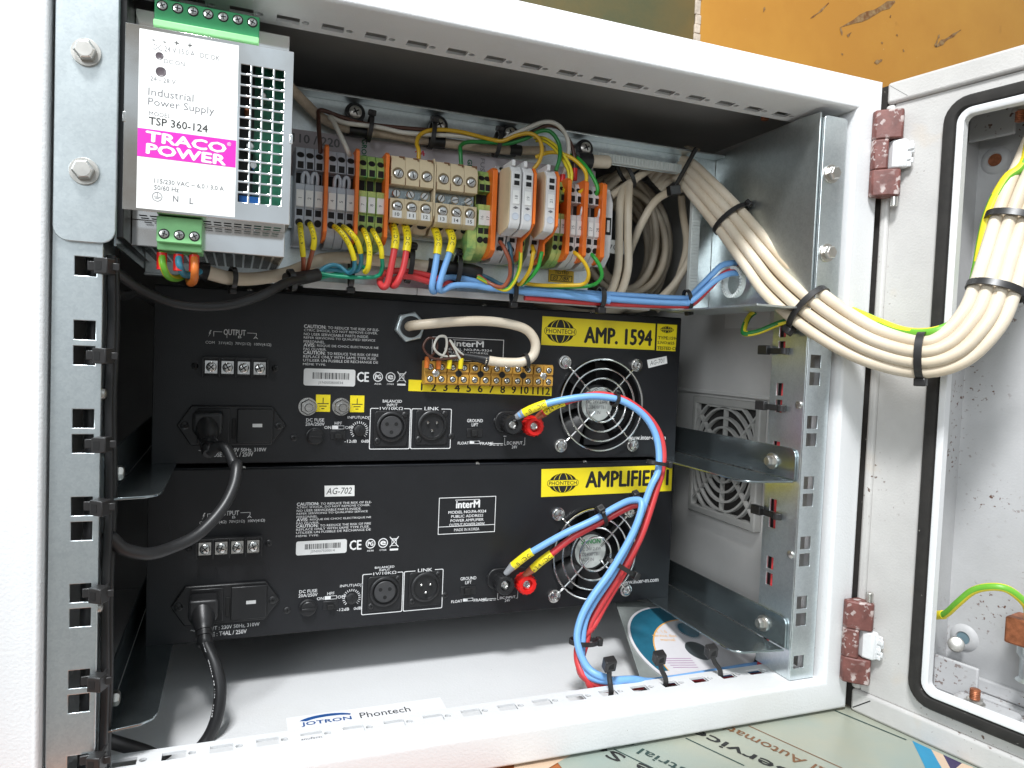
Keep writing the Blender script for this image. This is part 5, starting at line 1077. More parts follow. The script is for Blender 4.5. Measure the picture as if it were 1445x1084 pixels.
lead('marked_wire', 'turquoise green wire with yellow sleeve swinging left along the edge strip', W_tgreen, [(-77.4,90.0,136.9),(-76.0,76.0,129.2),(-72.4,75.0,121.5),(-71.1,77.0,115.0),(-69.7,82.0,108.7),(-72.3,86.0,103.3),(-86.0,88.0,101.7),(-100.5,90.0,101.8),(-111.9,92.0,103.3)], 1.4, sleeve=[(-77.5,89.0,136.7),(-76.0,76.0,129.2),(-72.7,75.0,122.0),(-71.2,77.0,115.2)], print_='230VAC-PE', group=TB)
lead('marked_wire', 'thick red wire with yellow +24VDC sleeve, left of the two', W_red, [(-62.2,92.0,141.3),(-61.4,82.0,131.4),(-62.2,80.0,122.1),(-63.7,80.0,112.0),(-65.7,82.0,99.0),(-68.4,84.0,96.1),(-69.7,90.0,100.8),(-64.5,96.0,107.3),(-51.6,98.0,109.6),(-32.1,98.0,107.4),(-15.5,98.0,102.7)], 2.25, sleeve=[(-62.4,91.0,141.2),(-61.4,82.0,131.4),(-62.0,80.0,121.6)], print_='+24VDC', group=TB)
lead('marked_wire', 'thick red wire with yellow +24VDC sleeve, right of the two', W_red, [(-52.9,92.0,141.2),(-52.9,82.0,131.2),(-54.0,80.0,121.3),(-55.9,80.0,108.6),(-59.8,82.0,98.4),(-61.6,88.0,98.7),(-55.0,96.0,105.0),(-45.5,96.0,105.7),(-32.5,96.0,103.0),(-15.4,98.0,101.5)], 2.25, sleeve=[(-53.1,91.0,141.1),(-52.9,82.0,131.2),(-53.8,80.0,121.5)], print_='+24VDC', group=TB)
lead('marked_wire', 'sky blue wire with yellow -0VDC sleeve, left of the two', W_blue, [(-31.7,92.0,141.3),(-31.3,82.0,131.2),(-32.2,80.0,121.1),(-33.5,80.0,110.3),(-34.6,82.0,98.1),(-31.6,86.0,95.7),(-26.8,92.0,102.5),(-20.3,97.0,107.1),(-7.5,99.0,107.7),(7.4,99.0,105.5),(24.9,99.0,102.9),(77.7,100.0,103.7),(115.0,100.0,102.3)], 2.25, sleeve=[(-31.9,91.0,141.1),(-31.3,82.0,131.2),(-32.2,80.0,121.1)], print_='-0VDC', group=TB)
lead('marked_wire', 'sky blue wire with yellow -0VDC sleeve, right of the two', W_blue, [(-21.4,92.0,141.8),(-21.0,82.0,133.1),(-23.3,80.0,122.9),(-27.3,80.0,109.8),(-29.3,82.0,98.5),(-26.0,85.0,96.7),(-16.6,90.0,101.2),(-0.2,93.0,102.6),(16.5,95.0,101.5),(76.0,96.0,100.0),(113.6,97.0,98.6)], 2.25, sleeve=[(-21.7,91.0,141.6),(-21.0,82.0,133.1),(-23.1,80.0,122.9)], print_='-0VDC', group=TB)
# --- run along the bottom of the plate to the right
RN = 'supply wires running along the plate edge'
cable('supply_wire', [(42.1,100.0,103.4),(78.1,101.0,103.8),(142.5,103.0,104.8),(183.6,104.0,105.8),(190.7,100.0,108.0),(202.7,88.0,126.1),(210.0,84.0,133.8),(226.2,84.0,136.9)], 2.5, W_blue, 'upper sky blue supply wire running right into the round grommet', group=RN)
cable('supply_wire', [(41.0,97.0,100.5),(76.4,97.0,100.7),(139.8,98.0,100.3),(181.9,99.0,101.3),(189.3,95.0,103.9),(203.4,86.0,120.0),(215.2,83.0,126.6),(226.0,83.0,128.2)], 2.5, W_blue, 'lower sky blue supply wire running right into the round grommet', group=RN)
cable('supply_wire', [(42.4,100.0,97.0),(109.5,101.0,96.9),(182.0,101.0,99.1),(192.9,100.0,101.3),(202.7,92.0,114.4),(212.0,86.0,126.6),(224.8,83.0,132.1)], 2.3, W_red, 'red supply wire running right into the round grommet', group=RN)
# --- upper loom
cable('braided_loom', [(-132.2,104.0,227.7),(-121.2,110.0,220.2),(-109.0,112.0,212.0),(-91.4,112.0,207.8),(-59.4,112.0,207.9),(-36.2,112.0,207.3),(-1.7,112.0,207.8),(28.0,112.0,208.9),(58.8,112.0,212.7)], 3.5, M_braid, 'braided beige loom clipped along the top of the plate', 'loom', n=14)
cable('loom_end', [(86.0,110.0,208.3),(98.0,110.0,209.1)], 6.4, M_blackpl, 'black heat-shrink end of the loom near the last P-clip', 'loom end', n=16)
cable('cut_cable', [(97.4,110.0,209.1),(105.3,110.0,209.8),(111.4,110.0,210.3),(114.2,110.0,210.3),(115.8,110.0,210.4)], lambda t: 5.2*math.sqrt(max(0.02, 1-max(0, (t-0.55)/0.46)**2)), M_beigecab, 'short cream cable end poking out of black heat-shrink', n=16)
for p0, p1, l in (((-90.7,112.0,207.2), (-78.3,112.0,207.0), 'black sleeve on the braided loom below the first P-clip'), ((-34.0,112.0,207.2), (-21.4,112.0,207.6), 'black sleeve on the braided loom above the beige terminals'), ((29.6,112.0,209.6), (39.2,112.0,210.0), 'black sleeve near the right end of the braided loom')):
    b = B(); b.cyl(p0, p1, 4.0, n=16); single(b, 'loom_sleeve', M_blackpl, l, 'sleeve', 'black sleeves on the braided loom')
UPW = 'thin wires along the upper loom'
lead('thin_wire', 'dark brown wire climbing from the third grey terminal along the loom', W_brown, [(-112.3,92.0,179.7),(-112.5,86.0,184.0),(-113.2,90.0,195.4),(-113.0,100.0,208.6),(-111.2,104.0,215.1),(-97.9,105.0,213.0),(-80.3,105.0,210.6),(-41.0,105.0,212.5),(-11.7,105.0,215.1),(12.8,105.0,212.4),(31.1,104.0,215.1),(44.1,98.0,222.0),(54.5,94.0,226.5),(63.9,92.0,223.8),(71.2,92.0,215.6),(75.0,92.0,206.9),(76.2,92.0,195.6)], 1.5, group=UPW, ends=[((76.1,92.0,196.7), (0, 0, -1), 2.2, 9, W_redpl)])
lead('thin_wire', 'white wire rising from the sixth grey terminal along the loom', W_white, [(-91.3,92.0,180.7),(-94.3,86.0,184.4),(-97.3,88.0,191.5),(-103.2,98.0,206.9),(-104.7,103.0,211.0),(-93.9,104.0,208.9),(-72.2,104.0,209.4),(-49.7,104.0,208.2),(-11.9,104.0,211.5),(15.3,103.0,210.8),(24.2,100.0,215.2),(36.9,94.0,221.9),(49.1,92.0,227.5),(58.3,90.0,227.0),(66.0,90.0,221.0),(69.3,90.0,211.8),(68.1,90.0,199.3),(66.1,92.0,190.3)], 1.6, group=UPW, ends=[((65.8,91.0,190.5), (0, 0, -1), 2.2, 7, W_redpl)])
lead('thin_wire', 'dark yellow wire rising from beige terminal 11 and looping to the fuse blocks', W_dyel, [(-44.8,92.0,186.5),(-44.9,92.0,193.5),(-45.6,96.0,199.9),(-41.6,102.0,208.2),(-31.6,102.0,212.8),(-12.8,101.0,213.8),(11.1,100.0,211.3),(18.9,97.0,210.8),(27.7,92.0,214.6),(35.9,88.0,216.2),(42.0,84.0,212.5),(44.3,82.0,204.3),(42.5,82.0,195.2),(39.2,84.0,189.7)], 1.5, group=UPW)
lead('thin_wire', 'green wire rising from beige terminal 14 and looping to the fuse blocks', W_green, [(-13.5,92.0,186.4),(-14.6,92.0,197.6),(-12.9,97.0,203.0),(-5.1,101.0,207.6),(14.6,101.0,209.8),(23.0,99.0,209.7),(35.1,94.0,213.6),(45.3,90.0,219.6),(52.5,86.0,219.0),(58.6,84.0,210.8),(58.8,82.0,200.3),(56.2,82.0,190.1)], 1.5, group=UPW)
for k, dx in enumerate((0, 8)):
    lead('thin_wire', ('outer', 'inner')[k] + ' yellow and green striped wire arching down to the earth terminal', [W_gyy, W_brown], [(46.7,104.0,218.4),(51.3,96.0,217.1),(58.0,90.0,211.2),(64.1,84.0,201.5),(67.8,80.0,190.9),(67.2,80.0,180.8),(63.6,84.0,176.1)] if k == 0 else [(48.9,105.0,216.9),(52.2,98.0,215.5),(57.8,92.0,209.7),(63.4,86.0,199.8),(66.5,82.0,190.2),(66.4,82.0,182.1),(63.9,86.0,177.0)], 1.2, group=UPW, stripe=(1, 0))
lead('thin_wire', 'yellow wire arching right to light grey terminal 26', W_yel, [(48.5,104.0,204.3),(56.0,98.0,207.3),(63.6,92.0,206.4),(72.4,86.0,201.5),(80.0,82.0,192.9),(80.4,80.0,184.4),(79.1,81.0,178.8),(77.0,86.0,177.2)], 1.5, group=UPW)
lead('thin_wire', 'bright green wire arching right to light grey terminal 28', W_bgreen, [(74.4,102.0,209.7),(79.6,94.0,204.8),(85.4,86.0,194.5),(90.3,82.0,183.9),(91.1,82.0,178.9),(91.7,87.0,176.3)], 1.5, group=UPW)
# --- wires leaving the fuse terminals below
LW = 'wires below the fuse terminals'
lead('thin_wire', 'red brown wire hanging below the fuse terminal marked 18', W_rbrown, [(14.7,88.0,137.3),(16.6,80.0,130.7),(20.5,78.0,122.0),(22.3,80.0,117.7),(23.7,84.0,109.7),(20.1,88.0,102.6),(13.0,94.0,104.7),(3.3,98.0,111.1)], 1.5, group=LW)
lead('thin_wire', 'slate blue wire hanging below the fuse terminal marked 18', W_dblue, [(22.0,88.0,137.2),(22.7,82.0,130.5),(24.1,82.0,121.7),(26.3,86.0,120.1),(28.3,94.0,107.9),(23.3,97.0,104.9),(14.5,99.0,108.8),(3.6,99.0,112.6)], 1.5, group=LW)
lead('thin_wire', 'green and yellow earth wire curving from terminal 20 to the black boot', [W_gyg, W_gyy], [(32.3,88.0,135.6),(30.0,80.0,127.9),(29.5,78.0,125.1),(29.6,80.0,115.4),(26.9,84.0,105.6),(22.5,88.0,100.6),(14.5,94.0,104.0),(3.1,97.0,109.5)], 1.5, group=LW, stripe=(2, 0))
lead('thin_wire', 'yellow wire curving left below the fuse terminal marked 19', W_yel, [(41.3,88.0,137.4),(40.3,80.0,128.8),(39.0,78.0,127.4),(38.0,80.0,116.1),(35.4,88.0,107.3),(34.3,95.0,105.5)], 1.5, group=LW)
lead('thin_wire', 'bright green wire curving left below the fuse terminal marked 21', W_bgreen, [(50.5,88.0,135.7),(47.4,80.0,128.4),(45.7,78.0,128.0),(44.2,80.0,118.0),(40.0,86.0,109.6),(37.0,94.0,105.9)], 1.5, group=LW)
lead('thin_wire', 'yellow wire looping from light grey terminal 25 along the plate bottom', W_yel, [(73.9,90.0,134.4),(76.3,80.0,129.6),(82.3,78.0,122.3),(85.8,80.0,114.7),(84.4,86.0,109.1),(70.8,92.0,107.6),(51.4,96.0,106.8),(37.7,98.0,107.8)], 1.5, group=LW)
lead('thin_wire', 'bright green wire looping from light grey terminal 27 along the plate bottom', W_bgreen, [(88.8,90.0,134.5),(90.5,82.0,130.0),(95.4,80.0,122.1),(98.5,84.0,114.5),(94.1,92.0,109.2),(73.6,98.0,107.0),(48.6,101.0,106.4)], 1.5, group=LW)
cable('cream_loom', [(-179.8,60.0,96.4),(-176.1,62.0,94.9),(-164.6,70.0,93.6),(-150.5,84.0,95.8),(-130.7,94.0,101.8),(-112.0,100.0,111.7),(-104.1,104.0,114.7),(-88.8,106.0,116.9),(-71.3,106.0,116.6),(-52.2,106.0,116.0),(-30.6,105.0,115.2)], 4.2, M_beigecab, 'cream cable running under the power supply and terminals', 'cable', n=16)
cable('loom_boot', [(-32.6,104.0,115.8),(-24.5,103.0,114.8),(-9.1,102.0,114.3),(2.0,101.0,113.4),(7.2,101.0,112.7)], lambda t: 5.5 - 1.2*max(0, t-0.7)/0.3, M_blackpl, 'black heat-shrink boot at the right end of the cream cable', 'cable boot', n=16)
cable('loom_boot', [(-186.4,58.0,96.1),(-182.2,60.0,96.2),(-178.7,61.0,95.6)], lambda t: 4.2 + 1.6*t, M_blackpl, 'black heat-shrink boot under the green input plug', 'cable boot', n=14)
PI_ = 'wires under the green input plug'
for k, (l, m, st, pts) in enumerate((('green and yellow earth wire with red ferrule under the green input plug', [W_gyg, W_gyy], (2, 0), [(-199.9,18.0,100.5),(-199.2,16.0,94.1),(-197.2,20.0,88.8),(-193.8,32.0,88.3),(-189.0,46.0,92.1),(-183.0,58.0,95.9)]), ('blue wire with red ferrule under the green input plug', W_teal, None, [(-191.8,18.0,100.4),(-191.2,16.0,94.8),(-189.6,22.0,90.8),(-186.8,36.0,90.9),(-182.9,56.0,95.3)]), ('orange wire with red ferrule under the green input plug', W_orange, None, [(-184.0,18.0,100.6),(-183.5,15.0,92.7),(-183.9,20.0,87.2),(-186.5,32.0,86.4),(-187.6,44.0,89.8),(-184.6,56.0,94.7)]))):
    lead('mains_wire', l, m, pts, 1.9 if k != 2 else 2.1, group=PI_, stripe=st, ends=[(pts[0], (0, 0, -1), 2.6, 9, W_redpl)])

# --- heavy black cords on the left
CB = 'black mains cords'
cable('power_cable', [(-121.6,80.0,97.6),(-134.1,66.0,92.6),(-146.4,54.0,84.1),(-164.1,46.0,76.4),(-181.0,42.0,73.8),(-197.0,36.0,75.2),(-212.2,30.0,81.7),(-222.4,20.0,89.3),(-227.2,14.0,92.8),(-226,22,88)], 2.8, M_blackcab, 'black cord sagging from the rail to the terminal wiring', group=CB, n=14)
b = B(); b.tube([(-132.5,78.0,95.6),(-121.3,84.0,98.5),(-111.2,90.0,101.8)], lambda t: 4.6 - 0.4*t, 16); single(b, 'cord_boot', M_blackpl, 'black heat-shrink boot where the thin wires join the black cord', 'cable boot')
cable('power_cable', [(-231.8,60.0,79.5),(-225.5,80.0,79.4),(-219.4,110.0,82.8),(-205,200,70)], 3.0, M_blackcab, 'black cord crossing the dark gap left of the upper amplifier', group=CB)
def iec_plug(t, p, tilt):
    """cord-end connector pushed into the mains inlet"""
    p = Vector(p); loc = t.location/S; q = p - loc
    b = B(); d = Vector((0.10, -0.72, -0.68)).normalized()
    b.prism([(q.x-9.5, q.z+8), (q.x+9.5, q.z+8), (q.x+9.5, q.z-5), (q.x+6, q.z-9), (q.x-6, q.z-9), (q.x-9.5, q.z-5)], q.y-17, q.y-0.5, 'y'); b.obj('plug_body', M_blackpl, t, 2.2, 3)
    b = B(); o = q + Vector((0, -14, -3)); b.lathe(o, d, [(8.2, -4), (7.6, 3), (6.4, 8), (5.8, 10), (5.8, 12), (5.2, 12.2), (5.2, 14), (5.6, 14.2), (5.6, 16), (4.8, 16.2), (4.8, 18), (5.2, 18.2), (5.2, 20), (4.2, 22)], 20); b.obj('strain_relief', M_blackpl, t)
    return p + Vector((0, -14, -3)) + d*20
def power_cord(label, plug, pts, r):
    t = thing('power_cable', label, 'mains cord', pts[-1], group='mains cords of the amplifiers')
    s_ = iec_plug(t, plug, 0); loc = Vector(pts[-1]); b = B(); b.tube([s_ - loc] + [Vector(p) - loc for p in pts], r, 16); b.obj('cord', M_blackcab, t); return t
power_cord('black mains cord curving from the upper amplifier inlet to the left rail', ((-178.4,126.0,-0.7)[0], 126, (-178.4,126.0,-1.4)[2]), [(-167.5,90.0,-13.7),(-160.6,82.0,-25.5),(-159.5,74.0,-23.8),(-160.9,66.0,-34.9),(-167.3,58.0,-47.8),(-179.9,48.0,-60.4),(-193.8,38.0,-65.2),(-204.8,26.0,-64.9),(-215.5,18.0,-59.5),(-223.7,12.0,-52.5),(-228,18,-92)], 3.5)
tc2 = power_cord('black mains cord hanging from the lower amplifier inlet to the cabinet floor', ((-178.4,123.0,-128.7)[0], 123, (-178.4,123.0,-128.0)[2]), [(-175.1,92.0,-146.5),(-169.3,84.0,-157.2),(-166.2,78.0,-169.9),(-167.7,74.0,-185.9),(-173.3,72.0,-198.8),(-182.4,68.0,-205.8),(-194.8,62.0,-203.2),(-207.8,52.0,-190.0),(-219.8,42.0,-178.3),(-226.7,32.0,-169.1)], 3.9)
# print along the lower cord
lz = [(-178.2,87.0,-139.2),(-172.5,79.0,-154.7),(-169.4,74.0,-169.3),(-171.0,70.0,-186.8)]
loc = tc2.location/S; o_ = [c for c in tc2.children if c.name.startswith('cord')][0]
path_text('KKDR   H05VV-F 3G 1,00  01348', smooth_path([Vector(p) - loc for p in lz], 8), 0.2, o_, 2.0, ink=M_ink)
BL = 'vertical black cords tied to the left rail'
for k, (x, y, r, l) in enumerate(((-222.6, 8.5, 2.2, 'front vertical black cord tied along the left rail'), (-231, 14, 4.2, 'middle vertical black cord tied behind the left rail holes'), (-222.4, 19, 2.3, 'rear vertical black cord tied along the left rail'))):
    cable('rail_cord', [(x, y, 96), (x+0.6, y+1, 60), (x-0.1, y, 20), (x+0.9, y+0.5, -30), (x, y, -80), (x+0.6, y, -130), (x, y, -172), (x, y+2, -198)], r, M_blackcab, l, group=BL, n=12)
# red and black cords behind the right rail
for x, y, r, m, l in ((230.2, 27.5, 3.3, W_red, 'vertical red cord behind the right rail holes'), (232, 33.5, 3.0, M_blackcab, 'vertical black cord behind the right rail holes')):
    cable('rail_cord', [(x, y, 92), (x+0.7, y-0.5, 40), (x-0.5, y+0.5, -20), (x+0.6, y, -80), (x, y, -130), (x, y, -160), (x+1, y+8, -176), (x+2, y+14, -190)], r, m, l, group='cords behind the right rail', n=12)

# --- heavy cream cable bundle to the wall box
ctr = [Vector(p) for p in ((182.6,150.0,210.8),(187.6,138.0,219.2),(192.1,122.0,215.5),(198.9,104.0,198.8),(211.9,80.0,170.5),(220.5,50.0,136.0),(221.7,30.0,116.3),(227.1,5.0,95.7),(234.6,-22.0,78.6),(246.4,-42.0,68.3),(255.9,-67.3,63.3),(266.9,-80.8,69.4),(279.0,-89.6,87.0),(289.4,-90.1,106.4),(299.1,-87.7,127.7),(310.7,-84.7,154.2),(321.5,-87.6,184.6),(331.7,-96.7,213.2),(353.6,-144,222),(363.8,-157,243))]
wid = [0.55, 0.62, 0.72, 0.85, 0.95, 1.02, 1.08, 1.12, 1.08, 1.0, 0.86, 0.86, 0.9, 0.95, 1.0, 1.0, 1.0, 1.0, 1.0, 1.0]
offs = [(-11.5, 1.5), (-3.9, 3.6), (3.9, 3.6), (11.4, 0.5), (-7.8, -4.0), (0, -4.6), (7.6, -4.2)]
labs = ['lowest cream cable of the thick bundle to the wall box', 'second lowest front cream cable of the bundle to the wall box', 'second highest front cream cable of the bundle to the wall box', 'highest cream cable of the thick bundle to the wall box', 'lower rear cream cable of the thick bundle to the wall box', 'middle rear cream cable of the thick bundle to the wall box', 'upper rear cream cable of the thick bundle to the wall box']
def bundle_path(a, c, wob):
    out = []
    for i, p in enumerate(ctr):
        T = (ctr[min(i+1, len(ctr)-1)] - ctr[max(i-1, 0)]).normalized(); V = (CAMP - p).normalized(); A_ = V.cross(T).normalized(); V2 = T.cross(A_).normalized()
        if A_.z < 0 and i < 9: A_, V2 = A_, V2
        k = wid[i]; out.append(p + A_*(a*k + wob*sin(i*1.1 + a*1.7)) + V2*(c*k + 0.7*wob*cos(i*0.9 + a)))
    return out
for (a, c), l in zip(offs, labs): cable('cream_cable', bundle_path(a, c, 1.15), 4.1, M_beigecab, l, group='cream cables of the thick bundle', n=14)
cable('earth_cable', [(223.9,40.0,110.7),(238.5,10.0,94.0),(254.4,-8.0,91.1)] + [p for p in ((257.0,-5.3,95.1),(257.6,-27.3,87.0),(257.7,-47.1,80.3),(258.9,-62.3,78.2),(263.4,-73.7,80.1),(274.6,-78.2,87.3),(284.5,-77.0,98.0),(293.7,-71.9,111.7),(299.2,-69.2,122.6),(303.7,-71.1,158.3),(309.2,-77.6,180.9),(314.8,-84.6,190.4),(321.0,-94.7,216.7),(346,-150,222),(356,-163,243))], 3.4, [W_gyg, W_gyy], 'green and yellow earth cable riding on top of the cream bundle', n=12, stripe=(3, 0.12))
cable('earth_cable', [(222.0,56.7,94.8),(219.2,60.0,90.9),(208.7,52.0,81.6),(206.8,48.0,76.9),(213.1,40.0,78.6),(222.8,30.0,84.9),(228.6,20.0,87.9),(232.2,12.0,89.3)], 2.3, [W_green, W_gyy], 'earth wire looping from under the plate towards the cream bundle', n=12, stripe=(3, 0.1))
cable('earth_cable', [(314.2,-43.4,-122.1),(311.2,-53.4,-117.4),(308.5,-64.7,-105.0),(308.6,-74.7,-93.6),(310.9,-85.4,-87.8),(316.5,-92.6,-87.9),(325.6,-97.1,-95.5),(331.6,-96.4,-103.5),(335.4,-95.0,-120.0)], 2.6, [W_gyg, W_gyy], 'earth wire arching inside the wall box', n=12, stripe=(3, 0))
b = B(); b.cyl((314.6,-40.5,-123.4), (311.9,-51.6,-118.6), 3.1, n=14); single(b, 'cable_lug', W_gyy, 'yellow lug on the earth wire in the wall box', 'cable lug')
# --- cables coiled behind the cable opening
CO = 'cream cables coiled behind the plate'
coil = [([(133.8,150.0,200.3),(143.8,140.0,210.3),(159.4,140.0,221.6),(181.3,150.0,234.7)], 'upper cream cable slanting in behind the terminal row'), ([(138.8,160.0,207.6),(147.4,150.0,216.0),(163.1,150.0,227.5),(181.7,160.0,237.1)], 'top cream cable slanting in behind the terminal row'), ([(128.1,130.0,188.8),(142.9,128.0,200.0),(157.6,130.0,211.4),(182.4,145.0,226.5)], 'lower cream cable slanting in behind the terminal row'),
  ([(137.8,128.0,196.4),(132.7,122.0,181.1),(132.1,120.0,153.7),(131.4,118.0,129.3),(125.1,114.0,110.5),(117.5,110.0,102.4)], 'left of two cream cables hanging beside the end clamp'), ([(142.7,126.0,198.1),(139.3,120.0,181.4),(139.2,118.0,154.1),(139.7,116.0,129.8),(133.3,112.0,111.0),(126.4,108.0,102.8)], 'right of two cream cables hanging beside the end clamp'),
  ([(162.6,165.0,120.0),(157.7,150.0,140.9),(158.3,140.0,157.2),(160.9,132.0,172.0),(170.1,128.0,189.3),(183.4,124.0,198.6),(195.0,128.0,202.3)], 'cream cable arching up to the tied bundle neck'), ([(203.2,140.0,200.0),(209.4,145.0,183.8),(217.9,150.0,162.5),(218.5,155.0,143.2),(214.8,165.0,116.9),(204.3,175.0,99.8)], 'cream cable dropping behind the bundle neck'), ([(218.4,140.0,185.6),(219.3,140.0,171.0),(217.2,142.0,148.3),(207.6,146.0,126.7),(197.6,150.0,113.2),(185.4,160.0,100.6),(166.6,170.0,97.4)], 'cream cable sweeping down inside the opening at the right'),
  ([(252.0,190.0,258.9),(236.0,185.0,260.7),(244.6,180.0,264.8),(261.3,180.0,264.7),(275.7,185.0,262.7)], 'cream cable loop rising above the plate corner')]
for pts, l in coil: cable('coiled_cable', pts, 3.4, M_beigecab, l, group=CO, n=12)
cable('coiled_cable', [(77.9,165.0,100.0),(98.5,158.0,93.6),(124.4,155.0,90.7),(149.1,156.0,94.7),(168.8,160.0,103.6)], 4.4, M_beigecab, 'cream cable drooping below the edge strip above the upper amplifier', group=CO, n=12)
for k in range(16):                     # round turns of the spare length, deep in the opening
    cy = 182 + k*4.4; cx, cz_ = 180 + (cy-182)*0.30 + random.uniform(-10, 10), 166 + random.uniform(-8, 8); ra, rb = random.uniform(30, 56), random.uniform(46, 58); tl = random.uniform(-0.35, 0.35)
    pts = [(cx + ra*cos(a), cy + 6*sin(a + tl*4), cz_ + rb*sin(a)) for a in [2*pi*i/28 + tl for i in range(29)]]
    cable('coiled_loop', pts, 3.4, M_beigecab, 'round turn of cream cable coiled in the dark behind the plate opening', group='turns of the cream cable coil', sub=2)
# --- balanced cable from the gland to the terminal strip
gy = lambda p, y: (p[0], y, p[2])
cable('cream_cable', [(-40.6,128.0,71.1),(-39.6,116.0,72.0),(-30.2,112.0,73.3),(-8.8,108.0,76.2),(13.6,106.0,77.8),(34.3,106.0,76.5),(48.2,106.0,72.4),(55.2,106.0,63.6),(54.4,107.0,53.6),(46.4,109.0,48.0),(31.3,112.0,47.1),(17.5,114.0,48.4)], 3.7, M_beigecab, 'cream cable looping from the gland to the terminal strip', n=14)
cable('heat_shrink', [(19.9,114.0,48.2),(13.1,115.0,49.4),(1.0,117.0,51.1)], lambda t: 4.3 - 1.8*t, M_blackpl, 'black heat-shrink on the cream cable above the terminal strip', 'heat shrink', n=14)
SW = 'thin wires on the terminal strip'
for l, m, pts, f in (('left brown wire ending in an orange ferrule on the terminal strip', W_brown, [(1.8,117.0,51.1),(-12.1,114.0,48.1),(-24.8,112.0,48.4),(-31.8,112.0,55.5),(-28.4,112.0,62.9),(-22.3,112.0,61.7),(-22.0,112.0,54.4),(-27.5,116.0,46.8)], W_orange), ('left white wire ending in an orange ferrule on the terminal strip', W_white, [(1.8,117.0,51.5),(-15.3,114.0,50.2),(-24.1,110.0,55.8),(-21.4,110.0,63.9),(-15.4,110.0,64.2),(-14.5,112.0,54.7),(-18.4,116.0,46.4)], W_orange), ('right brown wire ending in a yellow ferrule on the terminal strip', W_brown, [(1.8,117.0,50.5),(-6.2,114.0,53.5),(-12.4,112.0,60.7),(-13.4,113.0,54.7),(-10.0,116.0,46.7)], W_sleeve), ('right white wire ending in a yellow ferrule on the terminal strip', W_white, [(1.8,117.0,50.2),(-6.3,114.0,56.5),(-11.7,112.0,62.2),(-8.1,113.0,56.4),(-1.0,116.0,47.0)], W_sleeve)):
    lead('strip_wire', l, m, pts, 0.95, group=SW, ends=[(Vector(pts[-1]) + Vector((0, 0, 2)), (0, 0.2, -1), 1.9, 8, f)])
# --- supply wires on the binding posts
DCW = 'supply wires of the amplifiers'
def dc(label, m, pts, sleeve, lug, txt, lm, r=2.7):
    t = lead('supply_wire', label, m, pts, r, group=DCW, sleeve=sleeve, print_=txt); loc = t.location/S
    b = B(); b.tube([Vector(p) - loc for p in lug], lambda q: 2.2 + 1.2*q, 12, 4); b.obj('crimp_lug', lm, t); return t
dc('sky blue supply wire from the black post of the upper amplifier', W_blue, [(46.9,112.0,6.1),(55.8,104.0,12.6),(69.6,98.0,18.1),(91.8,92.0,22.7),(106.8,88.0,23.2),(122.1,84.0,20.4),(137.8,80.0,10.9),(146.7,76.0,-1.8),(149.5,72.0,-16.8),(147.1,68.0,-33.1),(139.5,66.0,-45.9),(126.2,64.0,-78.4),(109.6,62.0,-107.1),(93.1,60.0,-127.6),(84.6,58.0,-140.9),(80.9,54.0,-155.2),(78.5,46.0,-171.9),(87.5,36.0,-176.8),(111.1,31.8,-177.3),(140,36,-184),(230,38,-186)], [(49.0,109.0,8.6),(55.8,104.0,12.6),(64.7,100.0,16.5)], [(44.4,117.0,2.8),(49.4,110.0,8.2)], '-0VDC', W_grey)
dc('red supply wire from the red post of the upper amplifier', W_red, [(65.3,112.0,6.9),(72.4,104.0,14.3),(81.3,98.0,18.8),(101.7,95.0,24.2),(114.1,92.0,24.0),(127.8,88.0,20.5),(143.8,84.0,9.8),(153.8,80.0,-3.9),(156.3,76.0,-19.0),(153.2,72.0,-33.9),(148.2,70.0,-46.9),(134.9,68.0,-82.9),(117.1,66.0,-110.3),(101.1,64.0,-131.1),(90.9,62.0,-146.0),(86.2,58.0,-157.3),(77.6,50.0,-173.5),(83.8,40.0,-179.9),(100,37,-183),(170,37,-186),(230,40,-188)], [(66.5,109.0,8.4),(72.4,104.0,14.3),(79.8,99.0,17.9)], [(62.5,117.0,2.9),(66.9,110.0,8.3)], '+24VDC', W_rbrown)
dc('sky blue supply wire from the black post of the lower amplifier', W_blue, [(45.5,110.0,-113.0),(51.1,104.0,-105.4),(57.5,100.0,-99.3),(80.0,92.0,-84.5),(102.0,86.0,-73.3),(118.9,80.0,-61.9),(127.4,74.0,-56.3),(132.2,66.0,-55.6),(129.4,62.0,-64.5),(120.7,60.0,-81.7),(104.1,58.0,-105.5),(87.6,56.0,-124.3),(78.5,54.0,-138.9),(74.8,50.0,-153.0),(79.3,42.0,-168.5),(90.3,34.0,-174.4),(120,34,-182),(230,42,-185)], [(45.1,109.0,-112.3),(51.1,104.0,-105.4),(57.5,100.0,-99.3)], [(41.5,114.0,-119.7),(45.9,109.0,-111.9)], '-0VDC', W_grey)
dc('red supply wire from the red post of the lower amplifier', W_red, [(62.4,110.0,-116.5),(67.1,104.0,-108.8),(74.3,100.0,-101.8),(89.6,94.0,-87.9),(111.7,88.0,-75.0),(125.4,82.0,-65.6),(134.0,76.0,-60.3),(141.1,70.0,-62.1),(138.4,70.0,-77.4),(123.2,68.0,-106.7),(104.8,66.0,-133.6),(93.4,62.0,-147.7),(79.5,56.0,-155.9),(76.0,50.0,-167.9),(79.8,42.0,-177.6),(96,40,-186),(200,42,-190)], [(62.0,109.0,-116.1),(67.1,104.0,-108.8),(74.0,100.0,-102.1)], [(57.5,114.0,-122.4),(62.3,109.0,-115.8)], '+24VDC', W_rbrown)

